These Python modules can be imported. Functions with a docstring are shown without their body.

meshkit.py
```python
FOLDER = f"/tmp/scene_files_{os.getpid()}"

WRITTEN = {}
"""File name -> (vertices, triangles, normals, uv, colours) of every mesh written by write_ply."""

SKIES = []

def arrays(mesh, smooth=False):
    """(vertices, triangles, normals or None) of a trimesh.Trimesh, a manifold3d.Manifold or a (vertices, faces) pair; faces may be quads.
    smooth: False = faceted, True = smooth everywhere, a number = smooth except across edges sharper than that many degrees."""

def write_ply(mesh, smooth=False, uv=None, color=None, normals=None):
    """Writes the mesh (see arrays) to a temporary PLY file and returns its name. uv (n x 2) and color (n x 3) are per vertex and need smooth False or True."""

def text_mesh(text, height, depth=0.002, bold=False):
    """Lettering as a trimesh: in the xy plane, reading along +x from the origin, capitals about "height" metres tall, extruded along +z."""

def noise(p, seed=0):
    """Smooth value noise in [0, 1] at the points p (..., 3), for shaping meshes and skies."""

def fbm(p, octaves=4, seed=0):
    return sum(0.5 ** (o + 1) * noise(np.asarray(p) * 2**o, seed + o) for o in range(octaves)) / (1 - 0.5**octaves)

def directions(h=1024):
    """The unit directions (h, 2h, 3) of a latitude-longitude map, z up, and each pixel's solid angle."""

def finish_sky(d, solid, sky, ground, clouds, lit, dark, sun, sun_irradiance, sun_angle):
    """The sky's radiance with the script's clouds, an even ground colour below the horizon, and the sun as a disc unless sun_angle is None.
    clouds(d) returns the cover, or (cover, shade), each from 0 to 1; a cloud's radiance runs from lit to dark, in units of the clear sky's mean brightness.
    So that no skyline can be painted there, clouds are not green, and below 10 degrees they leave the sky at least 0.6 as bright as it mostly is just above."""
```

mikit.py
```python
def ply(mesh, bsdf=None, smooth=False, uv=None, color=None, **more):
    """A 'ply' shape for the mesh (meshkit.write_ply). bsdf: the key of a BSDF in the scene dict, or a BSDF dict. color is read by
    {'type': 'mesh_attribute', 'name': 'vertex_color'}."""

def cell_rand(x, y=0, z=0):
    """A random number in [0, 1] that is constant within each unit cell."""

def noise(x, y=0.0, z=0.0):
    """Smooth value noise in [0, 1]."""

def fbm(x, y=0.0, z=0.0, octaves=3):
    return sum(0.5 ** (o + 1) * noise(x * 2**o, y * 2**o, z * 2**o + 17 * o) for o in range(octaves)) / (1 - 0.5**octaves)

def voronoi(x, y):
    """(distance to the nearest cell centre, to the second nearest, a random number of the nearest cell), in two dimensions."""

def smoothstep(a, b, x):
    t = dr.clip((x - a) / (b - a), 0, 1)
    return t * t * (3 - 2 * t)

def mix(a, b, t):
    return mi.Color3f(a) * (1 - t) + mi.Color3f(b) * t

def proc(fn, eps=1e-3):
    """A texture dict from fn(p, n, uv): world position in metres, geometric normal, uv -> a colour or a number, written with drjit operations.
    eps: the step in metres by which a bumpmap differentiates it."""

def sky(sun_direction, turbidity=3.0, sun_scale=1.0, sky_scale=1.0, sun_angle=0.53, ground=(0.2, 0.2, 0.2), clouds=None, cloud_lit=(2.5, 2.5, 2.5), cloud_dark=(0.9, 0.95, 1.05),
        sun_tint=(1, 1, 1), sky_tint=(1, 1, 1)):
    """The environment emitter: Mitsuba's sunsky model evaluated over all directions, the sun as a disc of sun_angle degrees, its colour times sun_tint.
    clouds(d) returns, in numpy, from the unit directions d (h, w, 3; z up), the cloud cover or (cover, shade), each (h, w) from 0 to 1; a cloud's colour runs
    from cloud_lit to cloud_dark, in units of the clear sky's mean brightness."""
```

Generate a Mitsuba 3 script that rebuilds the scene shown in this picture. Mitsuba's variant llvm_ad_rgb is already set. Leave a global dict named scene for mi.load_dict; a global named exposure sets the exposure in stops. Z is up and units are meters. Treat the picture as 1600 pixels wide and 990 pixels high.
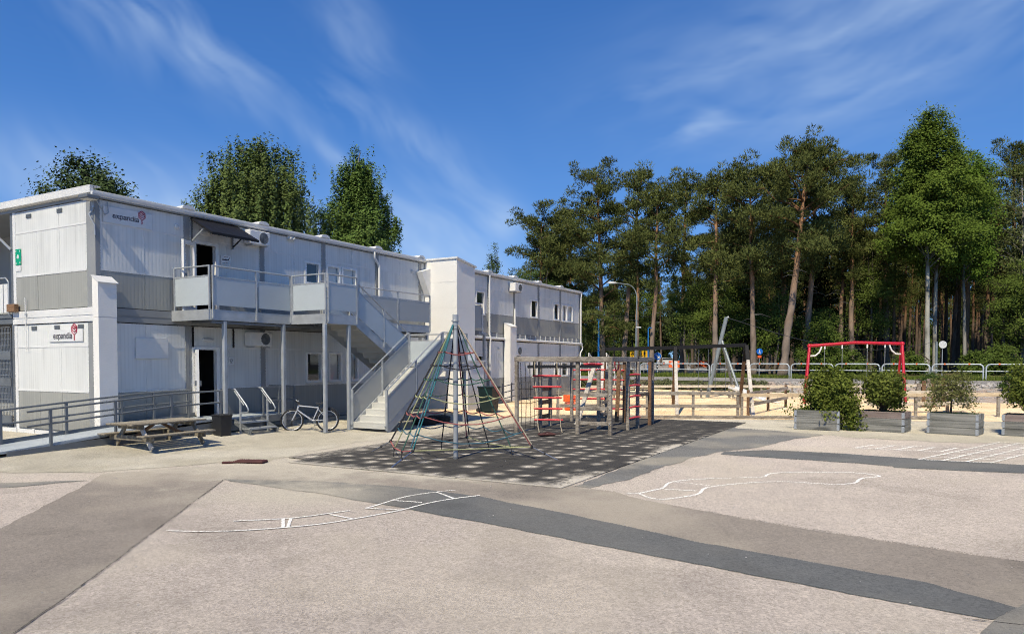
import math, random
import numpy as np, trimesh, shapely, drjit as dr, mitsuba as mi
import mikit, meshkit
from shapely.geometry import Polygon, box as sbox

T = mi.ScalarTransform4f
scene, labels = {}, {}

# ---------------------------------------------------------------- camera, sky, exposure
PITCH = math.atan(35 / 1130)
scene['camera'] = {
    'type': 'perspective', 'fov': math.degrees(2 * math.atan(800 / 1130)), 'fov_axis': 'x', 'near_clip': 0.1, 'far_clip': 3000.0,
    'principal_point_offset_y': -0.106,
    'to_world': T().look_at(origin=[0, 0, 2.0], target=[0, math.cos(PITCH), 2.0 - math.sin(PITCH)], up=[0, 0, 1])}
SUN_EL = 50.0
SUN_AZ = math.radians(201.3)          # clockwise from +y
SUN = [math.sin(SUN_AZ) * math.cos(math.radians(SUN_EL)), math.cos(SUN_AZ) * math.cos(math.radians(SUN_EL)), math.sin(math.radians(SUN_EL))]


def clouds(d):
    x, y, z = d[..., 0], d[..., 1], d[..., 2]
    az, el = np.degrees(np.arctan2(x, y)), np.degrees(np.arcsin(np.clip(z, -1, 1)))
    p3 = np.stack([x, y, z * 1.6], -1)
    warp = meshkit.fbm(p3 * 5.0, 3, 5) - 0.5

    def streaks(deg, seed, fu, fv):
        t = math.radians(deg)
        u, v = az * math.cos(t) + el * math.sin(t), -az * math.sin(t) + el * math.cos(t)
        v = v + 5.0 * warp
        a = meshkit.fbm(np.stack([u * fu, v * fv, u * 0 + seed], -1), 5, seed)
        b = meshkit.fbm(np.stack([u * fu * 3.5, v * fv * 2.6, u * 0 + seed + 7], -1), 4, seed + 20)
        return np.clip((0.62 * a + 0.38 * b - 0.36) * 3.2, 0, 1.3)

    left, right = streaks(-40, 2, 0.10, 0.42), streaks(13, 4, 0.075, 0.40)
    w = np.clip((az + 2) / 8, 0, 1)
    body = left * (1 - w) + right * w

    def lobe(a0, e0, wa, we, tilt=0.0):
        da, de = az - a0, el - e0
        t = math.radians(tilt)
        u, v = da * math.cos(t) + de * math.sin(t), -da * math.sin(t) + de * math.cos(t)
        return np.exp(-(u / wa) ** 2 - (v / we) ** 2)

    m = 0.46 * lobe(-30, 25, 8, 3.2, -28) + 0.30 * lobe(-22, 20.5, 5, 1.3, -40) + 0.28 * lobe(-12.5, 24, 4.5, 2.2, -50) + 0.34 * lobe(-12.5, 18.5, 7, 1.4, -18) \
        + 0.4 * lobe(-14.3, 15.8, 2.6, 0.7, -40) + 0.22 * lobe(-5, 14.5, 6, 1.6, -35) + 0.6 * lobe(14.2, 17.2, 2.6, 0.8, 16) + 0.30 * lobe(25, 23, 13, 3.2, 12) + 0.22 * lobe(28, 19, 12, 2.2, 12) + 0.3 * lobe(9.5, 19.5, 2.5, 0.9, 20)
    soft = 0.66 * lobe(-25.5, 11.0, 11, 2.7, -8) + 0.74 * lobe(-6, 8.2, 6.0, 3.6, -30) + 0.42 * lobe(-0.6, 10.8, 1.7, 1.4, -30) + 0.20 * lobe(24, 21, 16, 6, 10)
    patch = meshkit.fbm(p3 * 2.2 + [4.7, 1.2, 0], 3, 11)
    general = np.clip((patch - 0.5) * 1.6, 0, 1) * np.clip(np.abs(az) - 50, 0, 30) / 30      # as much again round the rest of the sky
    veil = 0.34 * np.exp(-np.maximum(el, 0) / 7.0)
    cover = (m + 0.7 * general) * body + soft * (0.55 + 0.6 * body) + veil
    return np.clip(0.80 * cover, 0, 0.8), np.full(z.shape, 0.05)


scene['sky'] = mikit.sky(SUN, turbidity=2.6, sky_tint=(0.36, 0.70, 1.12), sun_tint=(0.97, 1.03, 1.03), clouds=clouds, cloud_lit=(2.3, 2.95, 3.8), cloud_dark=(1.6, 1.75, 2.0), ground=(0.2, 0.19, 0.17))
exposure = 1.75

# ---------------------------------------------------------------- frames, terrain
A29 = math.radians(29.3)
U = np.array([math.sin(A29), math.cos(A29), 0.0])       # along the long facade
N = np.array([math.cos(A29), -math.sin(A29), 0.0])      # out of the long facade
C0 = np.array([-9.943, 17.339, 0.0])                    # the building's near corner
BF = (np.stack([U, N, [0, 0, 1.0]], 1), C0)


def frame(x, y, z=0.0, deg=0.0):
    a = math.radians(deg)
    return np.array([[math.cos(a), -math.sin(a), 0], [math.sin(a), math.cos(a), 0], [0, 0, 1.0]]), np.array([x, y, z], float)


def sst(a, b, x):
    t = np.clip((np.asarray(x, float) - a) / (b - a), 0, 1)
    return t * t * (3 - 2 * t)


BD, BP = np.array([0.825, -0.565]), np.array([13.4, 57.0])   # the line of the road railing


def road_d(x, y):
    return (x - BP[0]) * -0.565 + (y - BP[1]) * -0.825


def terrain_fn(x, y):
    x, y = np.asarray(x, float), np.asarray(y, float)
    d = road_d(x, y)
    ds = 12 + 6.0 * sst(14, 20, x)
    z = 0.25 * np.clip((27.5 - d) / (27.5 - ds), 0, 1) * sst(-12, 2, x)
    up = sst(ds, np.minimum(ds - 3.0, 9.6) - 0.0 * d, d)
    z = np.where(d < ds, 0.25 * sst(-12, 2, x) + (0.78 - 0.25 * sst(-12, 2, x)) * up, z)
    z = z + 0.10 * np.clip(-d / 12, 0, 1) + 0.5 * np.clip((-d - 12) / 90, 0, 1)
    s = (x - C0[0]) * U[0] + (y - C0[1]) * U[1]
    o = (x - C0[0]) * N[0] + (y - C0[1]) * N[1]
    return z + 0.14 * sst(-4.5, -2.0, s) * (1 - sst(18, 24, s)) * (1 - sst(1.3, 3.3, o))


GX = np.concatenate([[-900, -300, -120], np.arange(-60, 111, 1.0), [140, 300, 900]])
GY = np.concatenate([[-300, -100, -40], np.arange(-20, 151, 1.0), [180, 300, 900]])
GZ = terrain_fn(*np.meshgrid(GX, GY, indexing='ij'))


def gz(x, y):
    x, y = np.asarray(x, float), np.asarray(y, float)
    i = np.clip(np.searchsorted(GX, x, 'right') - 1, 0, len(GX) - 2)
    j = np.clip(np.searchsorted(GY, y, 'right') - 1, 0, len(GY) - 2)
    u, v = (x - GX[i]) / (GX[i + 1] - GX[i]), (y - GY[j]) / (GY[j + 1] - GY[j])
    return (GZ[i, j] * (1 - u) + GZ[i + 1, j] * u) * (1 - v) + (GZ[i, j + 1] * (1 - u) + GZ[i + 1, j + 1] * u) * v


# ---------------------------------------------------------------- mesh helpers
BOXF = np.array([[0, 2, 3], [0, 3, 1], [4, 5, 7], [4, 7, 6], [0, 1, 5], [0, 5, 4], [2, 6, 7], [2, 7, 3], [0, 4, 6], [0, 6, 2], [1, 3, 7], [1, 7, 5]])


def xf(m, fr):
    v, f = m
    R, t = fr
    v = np.asarray(v, float) @ R.T + t
    return (v, f[:, ::-1] if np.linalg.det(R) < 0 else f)


def box(x0, x1, y0, y1, z0, z1):
    v = np.array([[x, y, z] for x in (x0, x1) for y in (y0, y1) for z in (z0, z1)], float)
    return v, BOXF


def bbox(x0, x1, y0, y1, z0, z1, c=0.01):
    """a box with chamfered edges"""
    P = []
    for x, sx in ((x0, 1), (x1, -1)):
        for y, sy in ((y0, 1), (y1, -1)):
            for z, sz in ((z0, 1), (z1, -1)):
                P += [(x, y + sy * c, z + sz * c), (x + sx * c, y, z + sz * c), (x + sx * c, y + sy * c, z)]
    h = trimesh.convex.convex_hull(np.array(P))
    return np.array(h.vertices), np.array(h.faces)


def fb(s0, s1, o0, o1, z0, z1):
    return xf(box(s0, s1, o0, o1, z0, z1), BF)


def unit(v):
    v = np.asarray(v, float)
    return v / (np.linalg.norm(v) + 1e-12)


def beam(p0, p1, w, h, up=(0, 0, 1), c=0.0):
    """a bar of w x h from p0 to p1; h is measured along up"""
    p0, p1 = np.asarray(p0, float), np.asarray(p1, float)
    L = np.linalg.norm(p1 - p0)
    t = unit(p1 - p0)
    a = np.cross(up, t)
    if np.linalg.norm(a) < 1e-3:
        a = np.cross([1.0, 0, 0], t)
    a = unit(a)
    b = np.cross(t, a)
    m = bbox(0, L, -w / 2, w / 2, -h / 2, h / 2, c) if c else box(0, L, -w / 2, w / 2, -h / 2, h / 2)
    return xf(m, (np.stack([t, a, b], 1), p0))


def tube(pts, r, n=6, closed=False, cap=True):
    p = np.asarray(pts, float)
    k = len(p)
    r = np.broadcast_to(np.asarray(r, float), (k,))
    tg = (np.roll(p, -1, 0) - np.roll(p, 1, 0)) if closed else np.gradient(p, axis=0)
    tg = tg / (np.linalg.norm(tg, axis=1, keepdims=True) + 1e-12)
    a = np.cross(tg[0], [0, 0, 1.0] if abs(tg[0][2]) < 0.9 else [1.0, 0, 0])
    A = []
    for t in tg:
        a = a - t * (a @ t)
        a = unit(a)
        A.append(a)
    A = np.array(A)
    B = np.cross(tg, A)
    ang = np.arange(n) * 2 * np.pi / n
    v = (p[:, None] + r[:, None, None] * (np.cos(ang)[None, :, None] * A[:, None] + np.sin(ang)[None, :, None] * B[:, None])).reshape(-1, 3)
    rows = k if closed else k - 1
    i, j = np.meshgrid(np.arange(rows), np.arange(n), indexing='ij')
    i2 = (i + 1) % k
    j2 = (j + 1) % n
    f = np.concatenate([np.stack([i * n + j, i * n + j2, i2 * n + j2], -1).reshape(-1, 3), np.stack([i * n + j, i2 * n + j2, i2 * n + j], -1).reshape(-1, 3)])
    if cap and not closed:
        c = []
        for q, base in ((1, 0), (-1, (k - 1) * n)):
            for j in range(1, n - 1):
                c.append([base, base + j + 1, base + j] if q == 1 else [base, base + j, base + j + 1])
        f = np.vstack([f, c])
    return v, f


def cyl(p0, p1, r0, r1=None, n=10):
    return tube([p0, p1], [r0, r0 if r1 is None else r1], n)


def ring(c, ax1, ax2, R, r, n=28, m=6):
    t = np.arange(n) * 2 * np.pi / n
    return tube(np.asarray(c) + R * (np.cos(t)[:, None] * np.asarray(ax1) + np.sin(t)[:, None] * np.asarray(ax2)), r, m, closed=True)


def ball(c, r, sub=1):
    m = trimesh.creation.icosphere(subdivisions=sub)
    return np.array(m.vertices) * np.asarray(r) + np.asarray(c), np.array(m.faces)


def prism(poly, t):
    """polygon in xy extruded from z = 0 to t"""
    out = []
    for g in getattr(poly, 'geoms', [poly]):
        if g.area > 1e-7:
            m = trimesh.creation.extrude_polygon(g, t, engine='earcut')
            out.append((np.array(m.vertices), np.array(m.faces)))
    return join(out)


def join(ms):
    ms = [m for m in ms if m is not None]
    at = np.cumsum([0] + [len(m[0]) for m in ms])
    return np.vstack([m[0] for m in ms]), np.vstack([np.asarray(m[1]) + a for m, a in zip(ms, at)])


WALLMAP = np.array([[1, 0, 0], [0, 0, 1], [0, 1, 0.0]])   # (s, z, thickness) -> (s, o, z)


def wallpoly(poly, o0, o1, fr=BF):
    v, f = prism(poly, o1 - o0)
    v = v @ WALLMAP.T + [0, o0, 0]
    return xf((v, f[:, ::-1]), fr)


used = set()


def num(name):
    k, i = name, 0
    while k in used:
        i += 1
        k = f'{name}_{i:03d}'
    used.add(k)
    return k


def thing(name, label=None, cat=None, group=None, kind=None):
    k = num(name)
    d = {}
    for a, b in (('label', label), ('category', cat), ('group', group), ('kind', kind)):
        if b:
            d[a] = b
    labels[k] = d
    return k


def put(key, mesh, bsdf, smooth=False, **more):
    if isinstance(mesh, list):
        mesh = join(mesh)
    scene[key] = mikit.ply(mesh, bsdf, smooth, **more)
    return key


SPLIT = {'reflector_band', 'bracket', 'stripe', 'white_panel', 'pedal', 'grip', 'chain', 'lamp_head', 'bolt', 'leg', 'post', 'knot', 'column', 'brace', 'gutter_bracket', 'rail_post', 'support', 'upright', 'hanger', 'panel_side', 'stile', 'side'}


def part(th, name, mesh, bsdf, smooth=False, label=None, kind=None, **more):
    if isinstance(mesh, list) and len(mesh) > 1 and name in SPLIT:
        return [part(th, name, m, bsdf, smooth, label, kind, **more) for m in mesh]
    k = num(th + '__' + name)
    if label or kind:
        labels[k] = {a: b for a, b in (('label', label), ('kind', kind)) if b}
    return put(k, mesh, bsdf, smooth, **more)


def solid(name, mesh, bsdf, label, cat, group=None, kind=None, smooth=False, **more):
    return put(thing(name, label, cat, group, kind), mesh, bsdf, smooth, **more)


# ---------------------------------------------------------------- materials
noise, fbm, rnd, mix, sstep = mikit.noise, mikit.fbm, mikit.cell_rand, mikit.mix, mikit.smoothstep


def mat(name, color, rough=0.6, metal=0.0, spec=0.4, **more):
    d = {'type': 'principled', 'base_color': mikit.proc(color) if callable(color) else {'type': 'rgb', 'value': list(color)}, 'roughness': rough, 'metallic': metal, 'specular': spec, **more}
    scene['m_' + name] = {'type': 'twosided', 'bsdf': d}
    return 'm_' + name


def bumpy(name, color, height, scale=1.0, rough=0.6, spec=0.4, metal=0.0, eps=2e-3):
    inner = {'type': 'principled', 'base_color': mikit.proc(color) if callable(color) else {'type': 'rgb', 'value': list(color)}, 'roughness': rough, 'specular': spec, 'metallic': metal}
    scene['m_' + name] = {'type': 'twosided', 'bsdf': {'type': 'bumpmap', 'arbitrary': mikit.proc(height, eps), 'scale': scale, 'bsdf': inner}}
    return 'm_' + name


def along(p, n):
    """the coordinate along a wall of the building: s on the long side, distance from the corner on the gable"""
    s = p.x * float(U[0]) + p.y * float(U[1])
    o = p.x * float(N[0]) + p.y * float(N[1])
    return dr.select(dr.abs(n.x * float(U[0]) + n.y * float(U[1])) > 0.6, o, s)


def groove(p, n):
    t = along(p, n)
    f = t / 0.1 - dr.floor(t / 0.1)
    return -0.0022 * dr.exp(-dr.square((f - 0.5) / 0.16)) + 0.0010 * noise(t * 14, p.z * 1.3)


def panel_color(c):
    def fn(p, n, uv):
        t = along(p, n)
        dirt = fbm(t * 0.9, p.z * 0.5, 3.0) * 0.6 + fbm(t * 11.0, p.z * 0.35, 7.0) * 0.4
        run = sstep(0.52, 0.78, noise(t * 5.5, 2.0)) * noise(t * 30, p.z * 0.7) * (sstep(4.15, 5.25, p.z) * sstep(5.4, 5.3, p.z) + sstep(1.3, 2.3, p.z) * sstep(2.42, 2.36, p.z) + sstep(5.36, 5.9, p.z))
        splash = sstep(0.75, 0.28, p.z + 0.35 * (fbm(t * 2.0, 1.0, 3.0) - 0.5)) * 0.22
        k = 1.06 - 0.16 * run - splash - 0.15 * sstep(0.42, 0.8, dirt) - 0.05 * noise(t * 26, p.z * 2)
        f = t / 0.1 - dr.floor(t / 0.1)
        k = k * (1 - 0.07 * dr.exp(-dr.square((f - 0.5) / 0.13)))     # shade of the grooves painted into the colour as darker lines
        return mi.Color3f(*c) * k
    return fn


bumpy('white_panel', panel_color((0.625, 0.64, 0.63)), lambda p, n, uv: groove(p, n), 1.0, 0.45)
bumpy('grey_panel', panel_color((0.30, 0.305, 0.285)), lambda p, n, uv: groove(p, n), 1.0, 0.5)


def worn(c, f=2.0, amt=0.22, fine=40.0):
    def fn(p, n, uv):
        k = 1 + amt * (fbm(p.x * f, p.y * f, p.z * f) - 0.5) * 2 - 0.06 * noise(p.x * fine, p.y * fine, p.z * fine)
        return mi.Color3f(*c) * k
    return fn


mat('white_trim', worn((0.66, 0.665, 0.66), 1.2, 0.14), 0.4)
mat('white_tower', worn((0.76, 0.75, 0.72), 0.8, 0.06), 0.5)
mat('grey_post', worn((0.25, 0.26, 0.265), 1.5, 0.12), 0.45)
mat('galv', worn((0.40, 0.425, 0.45), 5.0, 0.22, 60), 0.42, 0.35)
mat('galv_light', worn((0.52, 0.57, 0.60), 3.0, 0.12), 0.4, 0.2)
mat('orange_band', (0.70, 0.16, 0.06), 0.5)
mat('galv_mid', worn((0.25, 0.285, 0.30), 4.0, 0.2), 0.45, 0.3)
mat('galv_dark', worn((0.16, 0.175, 0.19), 4.0, 0.2), 0.5, 0.3)
mat('sheet', worn((0.40, 0.45, 0.49), 0.8, 0.08), 0.3, 0.0, 0.5)
mat('sheet_grey', worn((0.36, 0.375, 0.375), 0.9, 0.1), 0.35)
mat('ramp_deck', worn((0.33, 0.37, 0.40), 2.0, 0.2), 0.5)
mat('roof', worn((0.62, 0.61, 0.58), 1.0, 0.2), 0.7)
mat('pvc', (0.72, 0.72, 0.71), 0.3)
mat('dark', (0.02, 0.02, 0.022), 0.6)
mat('black_plastic', worn((0.022, 0.023, 0.026), 3, 0.3), 0.4)
mat('rubber', worn((0.025, 0.025, 0.025), 6, 0.4), 0.8)
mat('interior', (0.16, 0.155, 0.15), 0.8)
mat('blind', (0.55, 0.55, 0.53), 0.7)
mat('sign_white', worn((0.66, 0.67, 0.67), 1.5, 0.05), 0.35)
mat('ink', (0.035, 0.03, 0.045), 0.5)
mat('crimson', (0.36, 0.02, 0.06), 0.5)
mat('green_sign', (0.0, 0.30, 0.15), 0.4)
mat('red_paint', worn((0.50, 0.014, 0.035), 3, 0.15), 0.32)
mat('red_rung', worn((0.62, 0.05, 0.06), 5, 0.2), 0.4)
mat('orange', worn((0.80, 0.13, 0.03), 3, 0.15), 0.45)
mat('yellow', (0.75, 0.42, 0.01), 0.4)
mat('blue_paint', worn((0.02, 0.16, 0.45), 3, 0.2), 0.35)
mat('blue_sign', (0.01, 0.12, 0.50), 0.35)
mat('car_white', (0.72, 0.73, 0.74), 0.18, 0.0, 0.6, clearcoat=0.6)
mat('car_glass', (0.02, 0.025, 0.03), 0.08, 0.0, 0.7)
mat('panel_black', worn((0.014, 0.014, 0.016), 2, 0.2), 0.55, 0.0, 0.2)
mat('silver', (0.62, 0.63, 0.65), 0.28, 0.5)
mat('chrome', (0.5, 0.5, 0.52), 0.25, 0.9)
mat('cable', (0.10, 0.105, 0.11), 0.4, 0.6)
for nm, c in dict(rope_red=(0.36, 0.11, 0.105), rope_blue=(0.05, 0.13, 0.18), rope_green=(0.05, 0.13, 0.10), rope_olive=(0.36, 0.37, 0.20), rope_teal=(0.03, 0.17, 0.19), rope_black=(0.03, 0.03, 0.033), rope_buff=(0.42, 0.36, 0.27)).items():
    mat(nm, worn(c, 20, 0.25, 90), 0.85)
scene['m_glass'] = {'type': 'thindielectric'}
scene['m_leaf'] = {'type': 'principledthin', 'base_color': {'type': 'mesh_attribute', 'name': 'vertex_color'}, 'roughness': 0.55, 'spec_trans': 0.0, 'diff_trans': 0.55, 'eta': 1.35}
scene['m_needle'] = {'type': 'twosided', 'bsdf': {'type': 'diffuse', 'reflectance': {'type': 'mesh_attribute', 'name': 'vertex_color'}}}
scene['m_bark'] = {'type': 'twosided', 'bsdf': {'type': 'diffuse', 'reflectance': {'type': 'mesh_attribute', 'name': 'vertex_color'}}}


def wood(c1, c2, f=1.0):
    def fn(p, n, uv):
        g = fbm(p.x * 3.1 * f + p.z * 38 * f, p.y * 3.7 * f + p.x * 9, p.z * 5 * f + p.y * 21 * f)
        w = fbm(p.x * 1.3, p.y * 1.3, p.z * 1.7)
        k = 0.82 + 0.36 * noise(p.x * 60, p.y * 60, p.z * 60)
        return mix(c1, c2, sstep(0.3, 0.7, 0.6 * g + 0.4 * w)) * k
    return fn


def wood_along(c1, c2):
    """boards lying level: the grain runs sideways"""
    def fn(p, n, uv):
        a = p.x * 0.77 + p.y * 0.64
        g = fbm(a * 1.6, p.z * 55, p.x * 0.8, 4)
        kn = sstep(0.80, 0.90, noise(a * 3.3, p.z * 11, 4.0))
        w = fbm(p.x * 1.4, p.y * 1.4, p.z * 6)
        return mix(c1, c2, sstep(0.28, 0.72, 0.62 * g + 0.38 * w)) * (1 - 0.45 * kn) * (0.9 + 0.2 * noise(a * 8, p.z * 150))
    return fn


mat('wood_grey', wood((0.15, 0.125, 0.10), (0.34, 0.305, 0.26)), 0.8)
mat('wood_brown', wood((0.12, 0.065, 0.035), (0.24, 0.14, 0.08)), 0.75)
mat('wood_white', wood((0.42, 0.38, 0.34), (0.62, 0.58, 0.52)), 0.75)
mat('wood_new', wood((0.46, 0.35, 0.22), (0.62, 0.50, 0.34)), 0.7)
mat('wood_pale', wood((0.50, 0.43, 0.33), (0.68, 0.61, 0.50)), 0.7)
mat('wood_table', wood((0.13, 0.11, 0.08), (0.25, 0.225, 0.18)), 0.8)
mat('wood_planter', wood_along((0.105, 0.108, 0.10), (0.265, 0.262, 0.245)), 0.8)
mat('wood_planter_red', wood_along((0.15, 0.115, 0.105), (0.31, 0.255, 0.24)), 0.8)
mat('soil', worn((0.035, 0.027, 0.02), 30, 0.5), 0.95)


def chips(p, f):
    d1, d2, w = mikit.voronoi(p.x * f, p.y * f)
    return w


def blown_sand(p):
    """where sand from the gravel strip lies trodden over the asphalt"""
    w = fbm(p.x * 0.8, p.y * 0.8, 3.0, 4)
    f = fbm(p.x * 5.0, p.y * 5.0, 6.0, 3)
    q = (w - 0.5) * 2.2 + (f - 0.5) * 0.8
    edge = sstep(-1.5, 0.7, (p.y - 12.9) + 1.3 * q) * sstep(1.4, -2.5, p.x)
    heap = dr.exp(-dr.square((p.x + 3.3) / 1.35) - dr.square((p.y - 10.5 + 0.10 * p.x) / 0.95)) * sstep(-0.75, 0.5, q + 0.25)
    heap2 = dr.exp(-dr.square((p.x + 5.2) / 0.9) - dr.square((p.y - 11.3) / 0.6)) * 0.6 * sstep(-0.6, 0.6, q)
    mat_rim = dr.exp(-dr.square((p.y - (12.1 - 0.418 * (p.x + 0.5))) / 0.22)) * sstep(-5.5, -4.0, p.x) * sstep(1.6, 0.6, p.x) * sstep(-0.3, 0.6, q) * 0.7
    return dr.minimum(0.85 * edge + 0.95 * heap + heap2 + mat_rim, 0.9)


def asphalt(c, dust, amt, grain=0.55):
    def fn(p, n, uv):
        g = chips(p, 52.0)
        g2 = rnd(dr.floor(p.x * 150), dr.floor(p.y * 150))
        g3 = chips(p, 27.0)
        g4 = noise(p.x * 13, p.y * 13)
        k = 1 + grain * (0.62 * (g - 0.5) + 0.3 * (g2 - 0.5) + 0.24 * (g3 - 0.5) + 0.12 * (g4 - 0.5)) - 0.28 * sstep(0.90, 0.94, g) + 0.25 * sstep(0.06, 0.03, g)
        big = fbm(p.x * 0.35, p.y * 0.35, 2.0, 4)
        med = fbm(p.x * 2.2, p.y * 2.2, 5.0)
        stain = sstep(0.58, 0.70, fbm(p.x * 0.9 + 3, p.y * 0.9, 21.0, 4))
        k = k * (0.82 + 0.26 * big + 0.14 * med) * (1 - 0.13 * stain)
        d = amt * sstep(0.46, 0.74, fbm(p.x * 0.55 + 9, p.y * 0.55, 8.0, 4))
        sand = mi.Color3f(0.375, 0.345, 0.285) * (0.82 + 0.2 * g + 0.15 * g2)
        return mix(mix(mi.Color3f(*c) * k, mi.Color3f(*dust) * (0.9 + 0.2 * g2), d), sand, blown_sand(p))
    return fn


def rough_ground(p, n, uv):
    return 0.003 * chips(p, 52.0) + 0.0015 * noise(p.x * 25, p.y * 25)


DUST = (0.40, 0.36, 0.29)


def yard_color(p, n, uv):
    return asphalt((0.352, 0.312, 0.277), DUST, 0.30, 0.74)(p, n, uv)


bumpy('yard', yard_color, rough_ground, 1.0, 0.9, 0.2)
bumpy('path', asphalt((0.205, 0.182, 0.160), DUST, 0.42, 0.42), rough_ground, 0.7, 0.9, 0.2)
bumpy('dark_asphalt', asphalt((0.098, 0.102, 0.104), (0.28, 0.26, 0.22), 0.16, 0.5), rough_ground, 0.7, 0.85, 0.25)
bumpy('dark_asphalt2', asphalt((0.135, 0.135, 0.132), (0.30, 0.275, 0.225), 0.55, 0.5), rough_ground, 0.7, 0.85, 0.25)
bumpy('road', asphalt((0.16, 0.155, 0.155), DUST, 0.1, 0.3), rough_ground, 0.6, 0.9, 0.2)


def gravel_color(c, c2):
    def fn(p, n, uv):
        g = chips(p, 45.0)
        g2 = rnd(dr.floor(p.x * 90), dr.floor(p.y * 90))
        b = fbm(p.x * 0.7, p.y * 0.7, 4.0, 4)
        m = fbm(p.x * 3.0, p.y * 3.0, 4.0)
        k = 0.78 + 0.22 * g + 0.12 * g2 + 0.22 * (m - 0.5)
        return mix(c, c2, sstep(0.35, 0.7, b)) * k
    return fn


bumpy('gravel', gravel_color((0.34, 0.315, 0.255), (0.395, 0.37, 0.31)), lambda p, n, uv: 0.02 * fbm(p.x * 4, p.y * 4, 1.0) + 0.006 * chips(p, 45.0), 1.0, 0.95, 0.1)
bumpy('sand', gravel_color((0.58, 0.435, 0.27), (0.64, 0.51, 0.345)), lambda p, n, uv: 0.09 * fbm(p.x * 1.8, p.y * 1.8, 1.0) + 0.006 * chips(p, 45.0), 1.0, 0.95, 0.1)


def soil_color(p, n, uv):
    b = fbm(p.x * 0.25, p.y * 0.25, 4.0, 4)
    m = noise(p.x * 9, p.y * 9)
    return mix((0.045, 0.055, 0.02), (0.085, 0.07, 0.04), sstep(0.4, 0.65, b)) * (0.7 + 0.6 * m)


bumpy('forest_floor', soil_color, lambda p, n, uv: 0.15 * fbm(p.x * 2, p.y * 2, 1.0), 1.0, 0.95, 0.1)
bumpy('verge', lambda p, n, uv: mix((0.07, 0.115, 0.022), (0.13, 0.15, 0.045), fbm(p.x * 0.6, p.y * 0.6, 1.0, 4)) * (0.6 + 0.8 * noise(p.x * 14, p.y * 14)), lambda p, n, uv: 0.10 * fbm(p.x * 5, p.y * 5, 1.0), 1.0, 0.9, 0.1)
bumpy('bank', lambda p, n, uv: mix((0.30, 0.23, 0.19), (0.36, 0.33, 0.30), chips(p, 5.0)) * (0.7 + 0.5 * noise(p.x * 9, p.y * 9)), lambda p, n, uv: 0.2 * fbm(p.x * 4, p.y * 4, 1.0), 1.0, 0.95, 0.1)
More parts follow.
